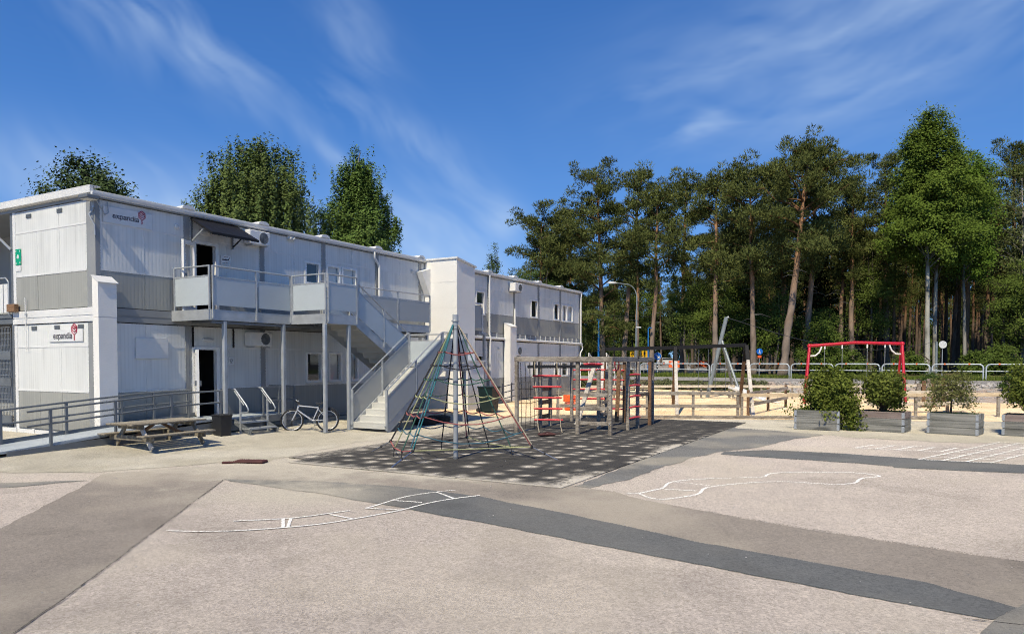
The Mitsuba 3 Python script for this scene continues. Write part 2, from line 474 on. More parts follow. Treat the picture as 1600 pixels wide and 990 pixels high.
mat('rock', worn((0.36, 0.345, 0.33), 1.5, 0.5, 9), 0.9)
bumpy('paint', lambda p, n, uv: mix((0.40, 0.375, 0.345), (0.72, 0.71, 0.68), sstep(0.26, 0.52, 0.55 * noise(p.x * 45, p.y * 45) + 0.5 * fbm(p.x * 1.7, p.y * 1.7, 2.0))), rough_ground, 0.5, 0.7)


def rubber_color(p, n, uv):
    s = (p.x - float(C0[0])) * float(U[0]) + (p.y - float(C0[1])) * float(U[1])
    o = (p.x - float(C0[0])) * float(N[0]) + (p.y - float(C0[1])) * float(N[1])
    w = fbm(p.x * 0.5, p.y * 0.5, 6.0, 3)
    i, j = dr.floor(s / 0.5), dr.floor((o - 12.0) / 0.5)
    u, v = s / 0.5 - i - 0.5 + 0.25 * (rnd(i, j, 4) - 0.5), (o - 12.0) / 0.5 - j - 0.5 + 0.25 * (rnd(i, j, 5) - 0.5)
    n1 = fbm(p.x * 14, p.y * 14, 2.0)
    r1, r2 = rnd(i, j, 6), rnd(i, j, 7)
    blob = dr.exp(-dr.square((u + 0.5 * v * (r1 - 0.5)) / (0.16 + 0.16 * r1)) - dr.square(v / (0.14 + 0.12 * r2))) * (0.25 + 1.6 * n1) * sstep(0.10, 0.40, r2 + 0.5 * (w - 0.4)) * 1.25
    many = sstep(13.0, 4.0, s + 2.5 * (w - 0.5)) * 0.75 + 0.25 * rnd(i, j, 2)
    edge = sstep(0.4, 0.0, dr.minimum(12.25 - o + 0.5 * (n1 - 0.5), s + 0.1)) * sstep(0.45, 0.62, w + 0.3 * (n1 - 0.5))
    left = sstep(1.0, -0.2, o - 5.6 + 1.4 * (n1 - 0.5)) * 0.6
    d = dr.minimum(blob * many * (0.42 + 0.75 * rnd(i, j, 3)) * 0.95 + 0.03 * n1 + edge + left, 1.0)
    k = 0.75 + 0.5 * rnd(dr.floor(p.x * 120), dr.floor(p.y * 120))
    return mix(mi.Color3f(0.037, 0.036, 0.035) * k, mi.Color3f(0.40, 0.37, 0.32), d)


bumpy('rubber_mat', rubber_color, lambda p, n, uv: 0.004 * noise(p.x * 60, p.y * 60), 1.0, 0.85, 0.25)

mat('rubber_red', worn((0.075, 0.03, 0.028), 6, 0.4), 0.85)
# ---------------------------------------------------------------- ground
ii, jj = np.meshgrid(np.arange(len(GX)), np.arange(len(GY)), indexing='ij')
gv = np.stack([GX[ii], GY[jj], GZ], -1).reshape(-1, 3)
q = (ii * len(GY) + jj)
f4 = np.stack([q[:-1, :-1], q[1:, :-1], q[1:, 1:], q[:-1, 1:]], -1).reshape(-1, 4)
GROUND = (gv, np.vstack([f4[:, [0, 1, 2]], f4[:, [0, 2, 3]]]))
used.add('ground')
labels['ground'] = {'label': 'dark mossy ground under the trees and round the school yard', 'category': 'ground', 'kind': 'structure'}
put('ground', GROUND, 'm_forest_floor', True)


def fuzz(pts, amp=0.05, step=0.08, seed=0, freq=2.2):
    """a polygon's outline with an uneven hand-laid edge"""
    p = np.asarray(pts, float)
    out = []
    for a, b in zip(p, np.roll(p, -1, 0)):
        n = max(1, int(np.linalg.norm(b - a) / step))
        out += [a + (b - a) * i / n for i in range(n)]
    out = np.array(out)
    k = np.stack([out[:, 0] * freq, out[:, 1] * freq, out[:, 0] * 0 + seed], -1)
    k2 = k * [7, 7, 1]
    return out + amp * 2 * np.stack([meshkit.fbm(k, 3, seed) - 0.5, meshkit.fbm(k, 3, seed + 50) - 0.5], -1) + amp * 0.7 * np.stack([meshkit.fbm(k2, 2, seed + 9) - 0.5, meshkit.fbm(k2, 2, seed + 59) - 0.5], -1)


def sheet(poly, lift, cell=1.0):
    """a polygon laid on the terrain, cut along the terrain's own grid"""
    if not isinstance(poly, shapely.Geometry):
        poly = Polygon(poly)
    poly = poly.buffer(0)
    x0, y0, x1, y1 = poly.bounds
    X, Y = np.arange(math.floor(x0 / cell), math.ceil(x1 / cell)) * cell, np.arange(math.floor(y0 / cell), math.ceil(y1 / cell)) * cell
    gx, gy = (a.ravel() for a in np.meshgrid(X, Y, indexing='ij'))
    cells = shapely.box(gx, gy, gx + cell, gy + cell)
    shapely.prepare(poly)
    inside = shapely.contains_properly(poly, cells)
    hit = shapely.intersects(poly, cells) & ~inside
    V, F, n = [], [], 0
    a, b = gx[inside], gy[inside]
    m = len(a)
    if m:
        v = np.stack([np.stack([a, b], 1), np.stack([a + cell, b], 1), np.stack([a + cell, b + cell], 1), np.stack([a, b + cell], 1)], 1).reshape(-1, 2)
        i = np.arange(m)[:, None] * 4
        V.append(v)
        F.append(np.vstack([i + [0, 1, 2], i + [0, 2, 3]]))
        n = len(v)
    for g in shapely.intersection(poly, cells[hit]):
        for h in getattr(g, 'geoms', [g]):
            if h.geom_type == 'Polygon' and h.area > 1e-5:
                v, f = trimesh.creation.triangulate_polygon(h, engine='earcut')
                V.append(v)
                F.append(f + n)
                n += len(v)
    V, F = np.vstack(V), np.vstack(F)
    return np.column_stack([V, gz(V[:, 0], V[:, 1]) + lift]), F


def ground_sheet(name, poly, bsdf, lift, label, cat, kind='structure', cell=1.0):
    return solid(name, sheet(poly, lift, cell), bsdf, label, cat, None, kind)


ground_sheet('asphalt_yard', [(-45, -25), (45, -25), (45, 26), (-45, 26)], 'm_yard', 0.004, 'pale pinkish worn asphalt of the school yard in the foreground', 'asphalt')
GR = [(-40, 11.8), (-12.03, 12.3), (-9.25, 13.01), (-7.63, 13.01), (-6.87, 13.57), (-5.95, 14.26), (-4.88, 14.26), (-4.51, 15.87), (-3.78, 17.75), (-0.77, 21.69), (1.08, 23.4), (7.46, 23.6), (6.7, 21.68), (7.6, 20.8), (8.43, 19.78), (8.91, 18.95), (10.4, 18.04), (13.64, 17.4), (30, 17), (30, 34), (20, 33), (4, 40), (-8, 40), (-20, 40), (-40, 40)]
ground_sheet('gravel_strip', Polygon(fuzz(GR, 0.28, 0.4, 3, 1.3)), 'm_gravel', 0.010, 'beige fine gravel along the building and round the planters', 'gravel')
PATH = [(-6.13, 8.61), (-6.94, 11.78), (-7.32, 12.86), (-5.9, 13.75), (-4.85, 14.1), (0.83, 11.72), (1.07, 11.42), (1.58, 11.08), (1.86, 10.46), (3.1, 8.99), (4.11, 8.02), (5.1, 7.14), (9, 3.6), (8, 1.5), (4.29, 5.71), (4.1, 5.81), (3.75, 6.46), (2.11, 7.9), (0.75, 9.4), (-0.42, 10.61), (-1.63, 11.42), (-3.21, 12.04), (-4.87, 12.17), (-3.64, 5.26), (-3.0, 1.0), (-7.0, 1.0)]
ground_sheet('asphalt_path', Polygon(fuzz(PATH, 0.03, 0.08, 7)), 'm_path', 0.007, 'medium grey asphalt trench repair crossing the yard', 'asphalt')
DARK = [(-4.89, 12.23), (-3.21, 12.04), (-1.63, 11.42), (-0.42, 10.61), (0.75, 9.4), (2.11, 7.9), (3.75, 6.46), (4.1, 5.81), (3.74, 5.54), (2.89, 6.15), (1.88, 7.03), (-0.18, 8.74), (-1.39, 9.73), (-2.25, 10.4), (-2.9, 10.9), (-3.37, 11.15), (-4.71, 12.04)]
ground_sheet('asphalt_patch', Polygon(fuzz(DARK, 0.035, 0.08, 9)), 'm_dark_asphalt', 0.010, 'long dark asphalt strip running from the mat to the bottom right corner', 'asphalt')
ground_sheet('asphalt_patch', Polygon(fuzz([(3.44, 5.26), (3.74, 5.54), (4.21, 5.89), (5.6, 4.9), (4.6, 3.6), (3.08, 4.7)], 0.03, 0.08, 4)), 'm_dark_asphalt2', 0.014, 'small grey asphalt patch in the bottom right corner', 'asphalt')
ground_sheet('asphalt_patch', Polygon(fuzz([(-12, 12.3), (-9.63, 12.04), (-8.29, 11.86), (-7.83, 12.0), (-7.12, 12.1), (-7.5, 11.8), (-7.95, 11.45), (-8.7, 11.1), (-12, 10.6)], 0.06, 0.08, 4)), 'm_dark_asphalt2', 0.010, 'dark asphalt wedge at the left edge below the ramp', 'asphalt')
ground_sheet('asphalt_patch', Polygon(fuzz([(4.7, 15.98), (5.83, 16.33), (7.21, 15.65), (7.77, 15.22), (9.88, 13.9), (16, 10.6), (15, 9.3), (10.28, 12.17), (9.15, 12.86), (7.69, 13.4), (7.2, 13.57), (7.25, 13.73), (6.88, 14.08), (4.48, 15.5)], 0.04, 0.08, 5)), 'm_dark_asphalt', 0.010, 'dark asphalt strip beside the painted number grid', 'asphalt')
ground_sheet('asphalt_patch', Polygon(fuzz([(0.96, 11.46), (1.21, 11.3), (1.96, 12.23), (2.87, 13.65), (4.0, 15.3), (4.66, 16.0), (5.87, 16.9), (6.97, 18.3), (8.44, 19.61), (8.45, 19.96), (7.52, 21.08), (6.73, 21.69), (7.3, 23.4)], 0.09, 0.08, 6)), 'm_dark_asphalt2', 0.010, 'dusty dark asphalt strip along the right edge of the rubber mat', 'asphalt')
SAND = [(-5, 31), (-3.2, 26.4), (3, 25.25), (10.5, 24.7), (14, 24.0), (20, 23), (40, 20), (46, 26)]
fx = np.linspace(46, 2, 40)
SAND += [(x, 57 - (x - 13.4) * 0.565 / 0.825 - (12.05 + 6.0 * float(sst(14, 20, x))) / 0.825) for x in fx if 57 - (x - 13.4) * 0.565 / 0.825 - (12 + 6.0 * float(sst(14, 20, x))) / 0.825 > 27] + [(1.0, 42)]
ground_sheet('sand_area', Polygon(fuzz(SAND, 0.15, 0.5, 8)).buffer(0), 'm_sand', 0.016, 'warm yellow sand of the swing area behind the low fence', 'sand')


def strip_poly(d0, d1, t0, t1):
    nrm = np.array([-0.565, -0.825])
    return [tuple(BP + BD * t + nrm * d) for t, d in ((t0, d0), (t1, d0), (t1, d1), (t0, d1))]


ground_sheet('cycle_road', strip_poly(9.2, 0.25, -26, 60), 'm_road', 0.016, 'grey asphalt road on the low embankment beyond the sand', 'road')
ground_sheet('grass_verge', strip_poly(0.1, -7.5, -20, 60), 'm_verge', 0.014, 'green grass verge behind the metal railing', 'grass')
ground_sheet('side_road', [(14, 66), (30, 74), (46, 200), (22, 200)], 'm_road', 0.03, 'asphalt road leading away between the trees', 'road', cell=2.0)
BANK = [(p[0], p[1]) for p in (np.array([(x, 57 - (x - 13.4) * 0.565 / 0.825 - d / 0.825) for x, d in [(15, 12.2), (17, 15.0), (20, 18.1), (34, 18.1), (44, 18.1), (44, 9.1), (30, 9.1), (15, 9.1)]]))]
ground_sheet('rock_bank', BANK, 'm_bank', 0.012, 'pinkish gravel and stone slope below the road on the right', 'bank')


def stroke(pts, w, lift=0.013):
    g = shapely.LineString(pts).buffer(w / 2, cap_style='flat', join_style='round')
    return sheet(Polygon(fuzz(np.array(g.exterior.coords)[:-1], w * 0.06, 0.06, 2, 9.0)), lift, 1.0)


def smooth_line(p, n=6):
    from scipy.interpolate import CubicSpline
    p = np.array(p, float)
    t = np.concatenate([[0], np.cumsum(np.linalg.norm(np.diff(p, axis=0), axis=1))])
    return CubicSpline(t, p)(np.linspace(0, t[-1], n * len(p)))


def seam(key, pts, w, seed):
    p = np.array(pts, float)
    n = max(8, int(np.linalg.norm(np.diff(p, axis=0), axis=1).sum() / 0.07))
    t = np.concatenate([[0], np.cumsum(np.linalg.norm(np.diff(p, axis=0), axis=1))])
    q = np.stack([np.interp(np.linspace(0, t[-1], n), t, p[:, i]) for i in range(2)], 1)
    k = np.column_stack([q * 3.0, q[:, 0] * 0 + seed])
    q = q + 0.025 * np.stack([meshkit.fbm(k, 4, seed) - 0.5, meshkit.fbm(k, 4, seed + 5) - 0.5], -1)
    g = shapely.union_all([shapely.LineString(q[i:i + 2]).buffer(w * (0.25 + 0.75 * r) / 2) for i, r in enumerate(np.random.default_rng(seed).uniform(size=n - 1))])
    part(key, 'crack', sheet(g, 0.016, 1.0), 'm_crack')


bumpy('crack', (0.045, 0.042, 0.04), rough_ground, 1.0, 0.95)
seam('asphalt_path', [(-3.62, 4.9), (-3.76, 6.0), (-4.1, 7.9), (-4.5, 10.1), (-4.86, 12.1)], 0.013, 3)
seam('asphalt_path', [(2.6, 9.55), (3.1, 8.98), (4.11, 8.01), (5.1, 7.13), (6.5, 5.9)], 0.014, 4)
seam('asphalt_patch_001', [(3.5, 5.55), (4.2, 5.28), (5.2, 5.05)], 0.014, 8)


def markings(name, label, lines, w, curved=False, lift=0.008):
    th = thing(name, label, 'painted marking', None, 'structure')
    for l in lines:
        part(th, 'line', stroke(smooth_line(l) if curved and len(l) > 3 else l, w, lift), 'm_paint')


markings('snake_marking', 'curved white painted track with cross bars on the asphalt before the rope pyramid', [
    [(-4.08, 8.49), (-3.33, 8.46), (-2.75, 8.63), (-2.31, 8.85), (-2.01, 9.11), (-1.79, 9.33), (-1.49, 9.66), (-1.23, 10.07), (-0.85, 10.47), (-0.47, 10.73)],
    [(-3.49, 8.99), (-3.05, 9.08), (-2.77, 9.18), (-2.45, 9.41), (-2.17, 9.62)], [(-1.99, 9.78), (-1.71, 10.37), (-1.52, 10.69), (-1.21, 10.97), (-0.88, 11.18)],
    [(-2.9, 9.11), (-2.75, 8.63)], [(-2.81, 9.13), (-2.70, 8.65)], [(-2.37, 9.38), (-2.01, 9.11)], [(-1.99, 9.78), (-1.49, 9.66)], [(-1.71, 10.34), (-1.27, 10.19)], [(-1.15, 11.0), (-0.84, 10.47)]], 0.040, True, 0.013)
markings('snake_marking', 'winding white painted snake outline on the pale asphalt right of the mat', [
    [(1.75, 10.95), (1.93, 10.95), (2.14, 11.13), (2.36, 11.35), (2.59, 11.87), (3.06, 12.21), (3.41, 12.31), (3.76, 12.33)],
    [(1.93, 10.95), (1.98, 10.68), (2.09, 10.47), (2.55, 10.65), (2.81, 10.87), (3.04, 11.35), (3.25, 11.55), (3.8, 11.83), (4.65, 11.97), (5.33, 11.74), (5.68, 11.9), (6.06, 12.38), (6.43, 12.6), (6.33, 12.83), (5.29, 12.99), (4.9, 12.99), (4.6, 12.83), (4.41, 12.51)],
    [(4.41, 12.51), (3.86, 12.38)], [(2.73, 11.97), (3.19, 11.61)], [(2.39, 11.3), (2.85, 11.13)]], 0.046, True)
g0, gu, gw = np.array([8.30, 14.71]), np.array([3.76, 3.13]) / 4.892, np.array([1.11, -0.48]) / 1.209
markings('number_grid_marking', 'white painted grid of squares on the asphalt at the right edge', [[g0 + gw * 0.42 * i, g0 + gw * 0.42 * i + gu * 4.9] for i in range(4)] + [[g0 + gu * 0.61 * j, g0 + gu * 0.61 * j + gw * 1.26] for j in range(9)], 0.045, False, 0.013)
h0, hu, hw = np.array([7.94, 16.70]), np.array([1.45, -0.60]) / 1.57, np.array([0.85, 0.70]) / 1.10
markings('hopscotch_marking', 'white painted row of hopscotch boxes before the second planter', [[h0, h0 + hu * 1.75], [h0 + hw * 1.0, h0 + hw * 1.0 + hu * 1.75]] + [[h0 + hu * 0.43 * i, h0 + hu * 0.43 * i + hw * 1.0] for i in range(5)], 0.05)

# rubber mat of half-metre tiles; each has a bevelled rim, so that the joints show
mt = thing('rubber_mat', 'dark rubber fall mat of square tiles under the climbing frames, dusted with sand', 'rubber mat')
tiles, rr = [], random.Random(4)
TILE = bbox(0.004, 0.496, 0.004, 0.496, -0.02, 0.0, 0.009)
for i in range(28):
    for j in range(13):
        s0, o0 = i * 0.5, 12.3 - (j + 1) * 0.5
        if i < 1 and j > 11:
            continue
        fr = (BF[0], C0 + U * s0 + N * o0 + np.array([0, 0, 0.026 + rr.uniform(-0.003, 0.003)]))
        m = xf(TILE, fr)
        m[0][:, 2] += gz(m[0][:, 0], m[0][:, 1])
        tiles.append((np.linalg.norm(m[0].mean(0)), m))
tiles.sort(key=lambda t: t[0])
for d, m in tiles[:300]:
    part(mt, 'tile', m, 'm_rubber_mat')
if len(tiles) > 300:
    part(mt, 'far_tiles', [m for d, m in tiles[300:]], 'm_rubber_mat', kind='stuff')
solid('rubber_edge_block', join([xf(bbox(-0.30, 0.30, -0.13, 0.13, 0, 0.055, 0.02), frame(-5.16, 14.25, 0.005, -8)), xf(bbox(-0.14, 0.14, -0.07, 0.07, 0, 0.03, 0.01), frame(-5.56, 14.18, 0.008, 20))]), 'm_rubber_red', 'worn reddish brown rubber edging block at the near corner of the mat', 'edging block')
# ================================================================ the modular school building
SEAM = [0.0, 2.48, 5.03, 7.6, 10.3, 12.9, 15.5, 18.1, 20.5, 23.1, 25.7, 28.28]
B = thing('school_building', 'long two storey white and grey modular school building of stacked units', 'building')
GB = (np.stack([-N, -U, [0, 0, 1.0]], 1), C0)        # the gable's frame: a away from the corner, b outwards, z
# openings: (s0, s1, z0, z1, kind)
UP = [(2.70, 3.45, 3.30, 5.24, 'door'), (6.78, 7.42, 4.50, 5.22, 'window'), (7.74, 8.38, 4.50, 5.22, 'blind'), (8.48, 9.20, 4.50, 5.22, 'blind'), (17.05, 17.75, 4.12, 5.16, 'window'),
      (22.28, 22.98, 4.24, 5.15, 'window'), (24.92, 25.55, 4.24, 5.15, 'window'), (25.93, 26.58, 4.22, 5.15, 'blind'), (26.64, 27.35, 4.22, 5.15, 'blind')]
LO = [(2.62, 3.44, 0.50, 2.36, 'door'), (6.80, 7.48, 1.34, 2.31, 'window'), (7.82, 8.42, 1.34, 2.31, 'half'), (8.80, 9.25, 1.34, 2.31, 'half'), (17.0, 17.7, 1.3, 2.3, 'window'),
      (22.40, 23.0, 1.25, 2.08, 'window'), (25.0, 25.6, 1.22, 1.98, 'window'), (25.9, 26.7, 1.22, 1.98, 'window')]
BANDS = {'lo': [(0.28, 1.245, 'm_grey_panel'), (1.285, 2.365, 'm_white_panel'), (2.395, 2.95, 'm_white_panel')], 'up': [(3.33, 4.20, 'm_grey_panel'), (4.24, 5.32, 'm_white_panel'), (5.35, 5.88, 'm_white_panel')]}
rng = np.random.default_rng(11)


def panels(fr, seams, bands, holes, half=0.085, first=None):
    for i in range(len(seams) - 1):
        a, b = seams[i] + (first if i == 0 and first else half), seams[i + 1] - half
        for z0, z1, m in bands:
            mid = (a + b) / 2
            for p0, p1 in ((a, mid - 0.004), (mid + 0.004, b)):
                g = sbox(p0, z0, p1, z1)
                for h in holes:
                    g = g.difference(sbox(h[0], h[2], h[1], h[3]))
                if g.area > 0.01:
                    dpt = rng.uniform(-0.003, 0.003)
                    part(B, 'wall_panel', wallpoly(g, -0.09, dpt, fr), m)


panels(BF, SEAM, BANDS['lo'], LO, first=0.12)
panels(BF, SEAM, BANDS['up'], UP, first=0.12)
# gable towards the yard
GS = [0.0, 3.62]
for key in ('lo', 'up'):
    for z0, z1, m in BANDS[key]:
        for p0, p1 in ((0.34, 1.496), (1.504, 2.496), (2.504, 3.52)):
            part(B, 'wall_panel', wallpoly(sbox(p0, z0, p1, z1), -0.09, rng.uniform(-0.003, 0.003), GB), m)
    for z in (BANDS[key][0][1], BANDS[key][1][1]):
        part(B, 'trim_strip', wallpoly(sbox(0.34, z - 0.003, 3.52, z + 0.042 * (1 if z < 2 or 3 < z < 5 else 0.75)), -0.05, 0.012, GB), 'm_white_trim')
for i, (a, b) in enumerate(zip(SEAM[:-1], SEAM[1:])):
    for key in ('lo', 'up'):
        for z in (BANDS[key][0][1], BANDS[key][1][1]):
            g = sbox(a + 0.09, z, b - 0.09, z + 0.038)
            for h in (LO if key == 'lo' else UP):
                g = g.difference(sbox(h[0] - 0.05, h[2] - 0.05, h[1] + 0.05, h[3] + 0.05))
            part(B, 'trim_strip', wallpoly(g, -0.05, 0.008), 'm_white_trim')
# steel posts of the units
for i, s in enumerate(SEAM):
    for z0, z1 in ((0.20, 2.96), (3.13, 5.90)):
        if i == 0:
            part(B, 'post', [fb(-0.002, 0.118, -0.34, 0.012, z0, z1)], 'm_grey_post')
        else:
            e = 0.10 if i == len(SEAM) - 1 else 0.083
            part(B, 'post', [fb(s - 0.083, s + e, -0.10, 0.022, z0, z1), fb(s - 0.006, s + 0.006, 0.0221, 0.028, z0, z1)], 'm_grey_post')
part(B, 'post', [fb(-0.002, 0.10, -3.66, -3.525, 0.2, 2.96), fb(-0.002, 0.10, -3.66, -3.525, 3.13, 5.9)], 'm_white_trim')
# beams between the storeys and at the foot
part(B, 'storey_beam', [fb(-0.035, 0.05, -3.66, 0.03, 2.975, 3.10), fb(-0.03, 0.05, -3.66, 0.032, 3.135, 3.31), fb(-0.012, 0.05, -3.66, 0.02, 3.10, 3.135)], 'm_white_trim')
part(B, 'storey_beam', [fb(0.052, 15.4, -0.10, 0.034, 2.975, 3.095), fb(0.052, 28.38, -0.10, 0.030, 3.135, 3.31), fb(0.052, 28.38, -0.1, 0.010, 3.095, 3.135)], 'm_grey_post')
part(B, 'storey_gutter', [tube([C0 + U * 15.3 + N * 0.07 + [0, 0, 3.09], C0 + U * 28.5 + N * 0.07 + [0, 0, 3.03]], 0.062, 10)], 'm_white_trim', True)
for k in range(22):
    s = 16.0 + k * 0.56
    if abs(s - 19.8) > 0.5:
        part(B, 'gutter_bracket', [fb(s - 0.012, s + 0.012, 0.033, 0.06, 3.1, 3.34)], 'm_white_trim')
part(B, 'plinth_board', [fb(-0.03, 0.0, -6.5, -0.3, 0.02, 0.13), fb(-0.034, 0.0, -6.5, -0.3, 0.15, 0.245)], 'm_white_trim')
for a in (0.75, 1.9, 2.75, 3.6):
    part(B, 'plinth_post', [fb(-0.06, -0.035, -a - 0.045, -a + 0.045, 0.0, 0.27)], 'm_white_trim')
part(B, 'plinth', [fb(0.15, 28.3, -0.30, -0.06, -0.1, 0.275), fb(0.02, 0.3, -8.9, -0.06, -0.1, 0.275)], 'm_galv_dark')
part(B, 'base_beam', [fb(0.12, 28.3, -0.12, 0.005, 0.20, 0.277)], 'm_grey_post')
# roof: flat sheet with a white flashing on the gable and a gutter along the eaves
part(B, 'roof_sheet', [fb(-0.06, 28.42, -9.1, 0.05, 5.98, 6.075)], 'm_roof')
part(B, 'soffit', [fb(-0.02, 28.36, -9.0, 0.10, 5.90, 5.978)], 'm_grey_post')
part(B, 'gable_flashing', [fb(-0.14, -0.061, -9.1, 0.06, 6.0, 6.155), fb(-0.14, 0.12, -9.1, 0.06, 6.157, 6.175)], 'm_white_trim')
part(B, 'eaves_gutter', [xf((np.array([[s, o, z] for s in (-0.12, 28.46) for o, z in [(0.052, 6.02), (0.135, 6.03), (0.135, 5.985), (0.12, 5.94), (0.085, 5.915), (0.052, 5.93)]]),
                            np.vstack([[[i, (i + 1) % 6, 6 + (i + 1) % 6], [i, 6 + (i + 1) % 6, 6 + i]] for i in range(6)] + [[[0, i, i + 1], [6, 6 + i + 1, 6 + i]] for i in range(1, 5)])), BF)], 'm_white_trim')
for s in SEAM[1:-1]:
    hump = [(math.cos(t) * 0.20, math.sin(t) * 0.10) for t in np.linspace(0, math.pi, 9)]
    part(B, 'ridge_cap', xf((lambda m: (m[0][:, [0, 2, 1]] * [1, -1, 1] + [s, 0.12, 6.07], m[1]))(prism(Polygon(hump), 3.0)), BF), 'm_white_trim')
# shell behind the facade
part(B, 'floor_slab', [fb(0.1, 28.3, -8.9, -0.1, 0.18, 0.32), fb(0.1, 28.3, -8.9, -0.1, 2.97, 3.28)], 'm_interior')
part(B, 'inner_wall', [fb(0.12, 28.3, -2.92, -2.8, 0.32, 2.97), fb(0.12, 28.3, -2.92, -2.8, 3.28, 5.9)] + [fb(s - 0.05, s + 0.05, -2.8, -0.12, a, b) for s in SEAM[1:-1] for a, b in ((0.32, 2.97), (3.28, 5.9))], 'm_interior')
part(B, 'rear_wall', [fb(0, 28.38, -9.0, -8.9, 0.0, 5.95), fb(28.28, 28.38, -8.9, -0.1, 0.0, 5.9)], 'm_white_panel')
# the recessed part of the gable with its balcony
part(B, 'recess_wall', [fb(1.9, 2.0, -8.9, -3.53, 0.28, 2.96), fb(0.1, 2.0, -3.62, -3.53, 0.28, 5.9), fb(1.9, 2.0, -8.9, -3.53, 3.3, 5.9)], 'm_sheet_grey')
part(B, 'recess_floor', [fb(-0.02, 1.9, -8.9, -3.67, 3.0, 3.14), fb(-0.05, 0.04, -8.9, -3.67, 3.15, 3.24)], 'm_galv_dark')
part(B, 'recess_post', [fb(0.0, 0.09, -3.78, -3.67, 0.0, 5.9)], 'm_galv_dark')
part(B, 'recess_brace', [beam(C0 - N * 3.72 - U * 0.02 + [0, 0, 4.95], C0 - N * 5.2 - U * 0.02 + [0, 0, 5.85], 0.035, 0.05)], 'm_galv')
rail = [C0 - N * 8.8 - U * 0.02 + [0, 0, 4.22], C0 - N * 4.0 - U * 0.02 + [0, 0, 4.22], C0 - N * 3.86 - U * 0.02 + [0, 0, 4.10], C0 - N * 3.86 - U * 0.02 + [0, 0, 3.16]]
part(B, 'recess_railing', [tube(rail, 0.022, 8)], 'm_galv', True)
for k in range(14):
    part(B, 'balcony_slat', [fb(-0.03, -0.015, -4.10 - k * 0.24, -3.90 - k * 0.24, 3.30, 4.06)], 'm_white_trim')
bars = [fb(-0.012, 0.0, -3.86 - k * 0.075, -3.852 - k * 0.075, 0.3, 2.9) for k in range(50)] + [fb(-0.02, -0.013, -7.6, -3.85, 0.35 + k * 0.16, 0.358 + k * 0.16) for k in range(17)]
part(B, 'mesh_screen', bars, 'm_galv')
part(B, 'mesh_rail', [fb(-0.05, -0.02, -8.0, -3.80, z, z + 0.22) for z in (0.35, 1.35, 2.05)], 'm_galv_dark')
# vents in the gable's upper edge
for a, z in [(0.62, 2.86), (1.65, 2.86), (2.7, 2.86), (1.45, 5.74), (2.85, 5.74)]:
    part(B, 'vent', [xf(box(a - 0.11, a + 0.11, 0.002, 0.02, z - 0.05, z + 0.05), GB)] + [xf(box(a - 0.1, a + 0.1, 0.021, 0.028, z - 0.04 + 0.028 * k, z - 0.026 + 0.028 * k), GB) for k in range(3)], 'm_galv_dark')


# windows
def window(s0, s1, z0, z1, kind):
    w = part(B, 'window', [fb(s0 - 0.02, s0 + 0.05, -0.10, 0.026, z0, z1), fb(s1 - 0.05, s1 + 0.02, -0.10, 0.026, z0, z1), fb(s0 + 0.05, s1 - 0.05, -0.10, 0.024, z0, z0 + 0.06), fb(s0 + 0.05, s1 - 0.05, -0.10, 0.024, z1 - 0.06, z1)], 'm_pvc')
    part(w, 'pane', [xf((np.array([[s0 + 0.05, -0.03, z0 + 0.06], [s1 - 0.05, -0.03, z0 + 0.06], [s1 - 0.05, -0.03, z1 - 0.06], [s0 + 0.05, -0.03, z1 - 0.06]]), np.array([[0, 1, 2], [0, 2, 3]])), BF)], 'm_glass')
    part(w, 'sill', [fb(s0 - 0.04, s1 + 0.04, 0.0275, 0.075, z0 - 0.03, z0 - 0.004)], 'm_white_trim')
    if kind == 'blind':
        part(w, 'blind', [fb(s0 + 0.05, s1 - 0.05, -0.14, -0.125, z0 + 0.05, z1 - 0.05)], 'm_blind')
    if kind == 'half':
        part(w, 'blind', [fb(s0 + 0.22, s1 - 0.05, -0.14, -0.125, z0 + 0.05, z1 - 0.05)], 'm_blind')


for h in UP + LO:
    if h[4] != 'door':
        window(*h)


# doors
def door(s0, s1, z0, z1, hinge_s, leaf_w, ang, label):
    d = part(B, 'door_frame', [fb(s0 - 0.03, s0 + 0.04, -0.10, 0.028, z0, z1 + 0.05), fb(s1 - 0.07, s1 + 0.03, -0.10, 0.028, z0, z1 + 0.05), fb(s0 + 0.04, s1 - 0.07, -0.10, 0.026, z1 - 0.03, z1 + 0.05)], 'm_pvc')
    H = z1 - z0 - 0.06
    o = C0 + U * hinge_s + N * 0.035 + [0, 0, z0 + 0.02]
    a = unit(U * math.cos(math.radians(ang)) + N * math.sin(math.radians(ang)))
    b = np.cross([0, 0, 1.0], a)
    fr = (np.stack([a, b, [0, 0, 1.0]], 1), o)
    L = leaf_w
    leaf = part(B, 'door', [xf(m, fr) for m in (box(0, 0.09, -0.03, 0.03, 0, H), box(L - 0.09, L, -0.03, 0.03, 0, H), box(0.09, L - 0.09, -0.03, 0.03, 0, 0.14), box(0.09, L - 0.09, -0.03, 0.03, H - 0.1, H), box(0.09, L - 0.09, -0.03, 0.03, H * 0.42, H * 0.42 + 0.09))], 'm_pvc', label=label)
    for z_a, z_b in ((0.14, H * 0.42), (H * 0.42 + 0.09, H - 0.1)):
        part(leaf, 'pane', [xf((np.array([[0.09, 0, z_a], [L - 0.09, 0, z_a], [L - 0.09, 0, z_b], [0.09, 0, z_b]]), np.array([[0, 1, 2], [0, 2, 3]])), fr)], 'm_glass')
    part(leaf, 'handle', [xf(box(L - 0.07, L - 0.03, q, q + 0.05, H * 0.46, H * 0.46 + 0.14), fr) for q in (0.031, -0.081)], 'm_galv_dark')


door(2.70, 3.45, 3.30, 5.24, 2.72, 0.72, 152, 'open white glazed door on the upper floor')
door(2.62, 3.44, 0.53, 2.36, 2.70, 0.76, 124, 'open white glazed door at the head of the ramp')


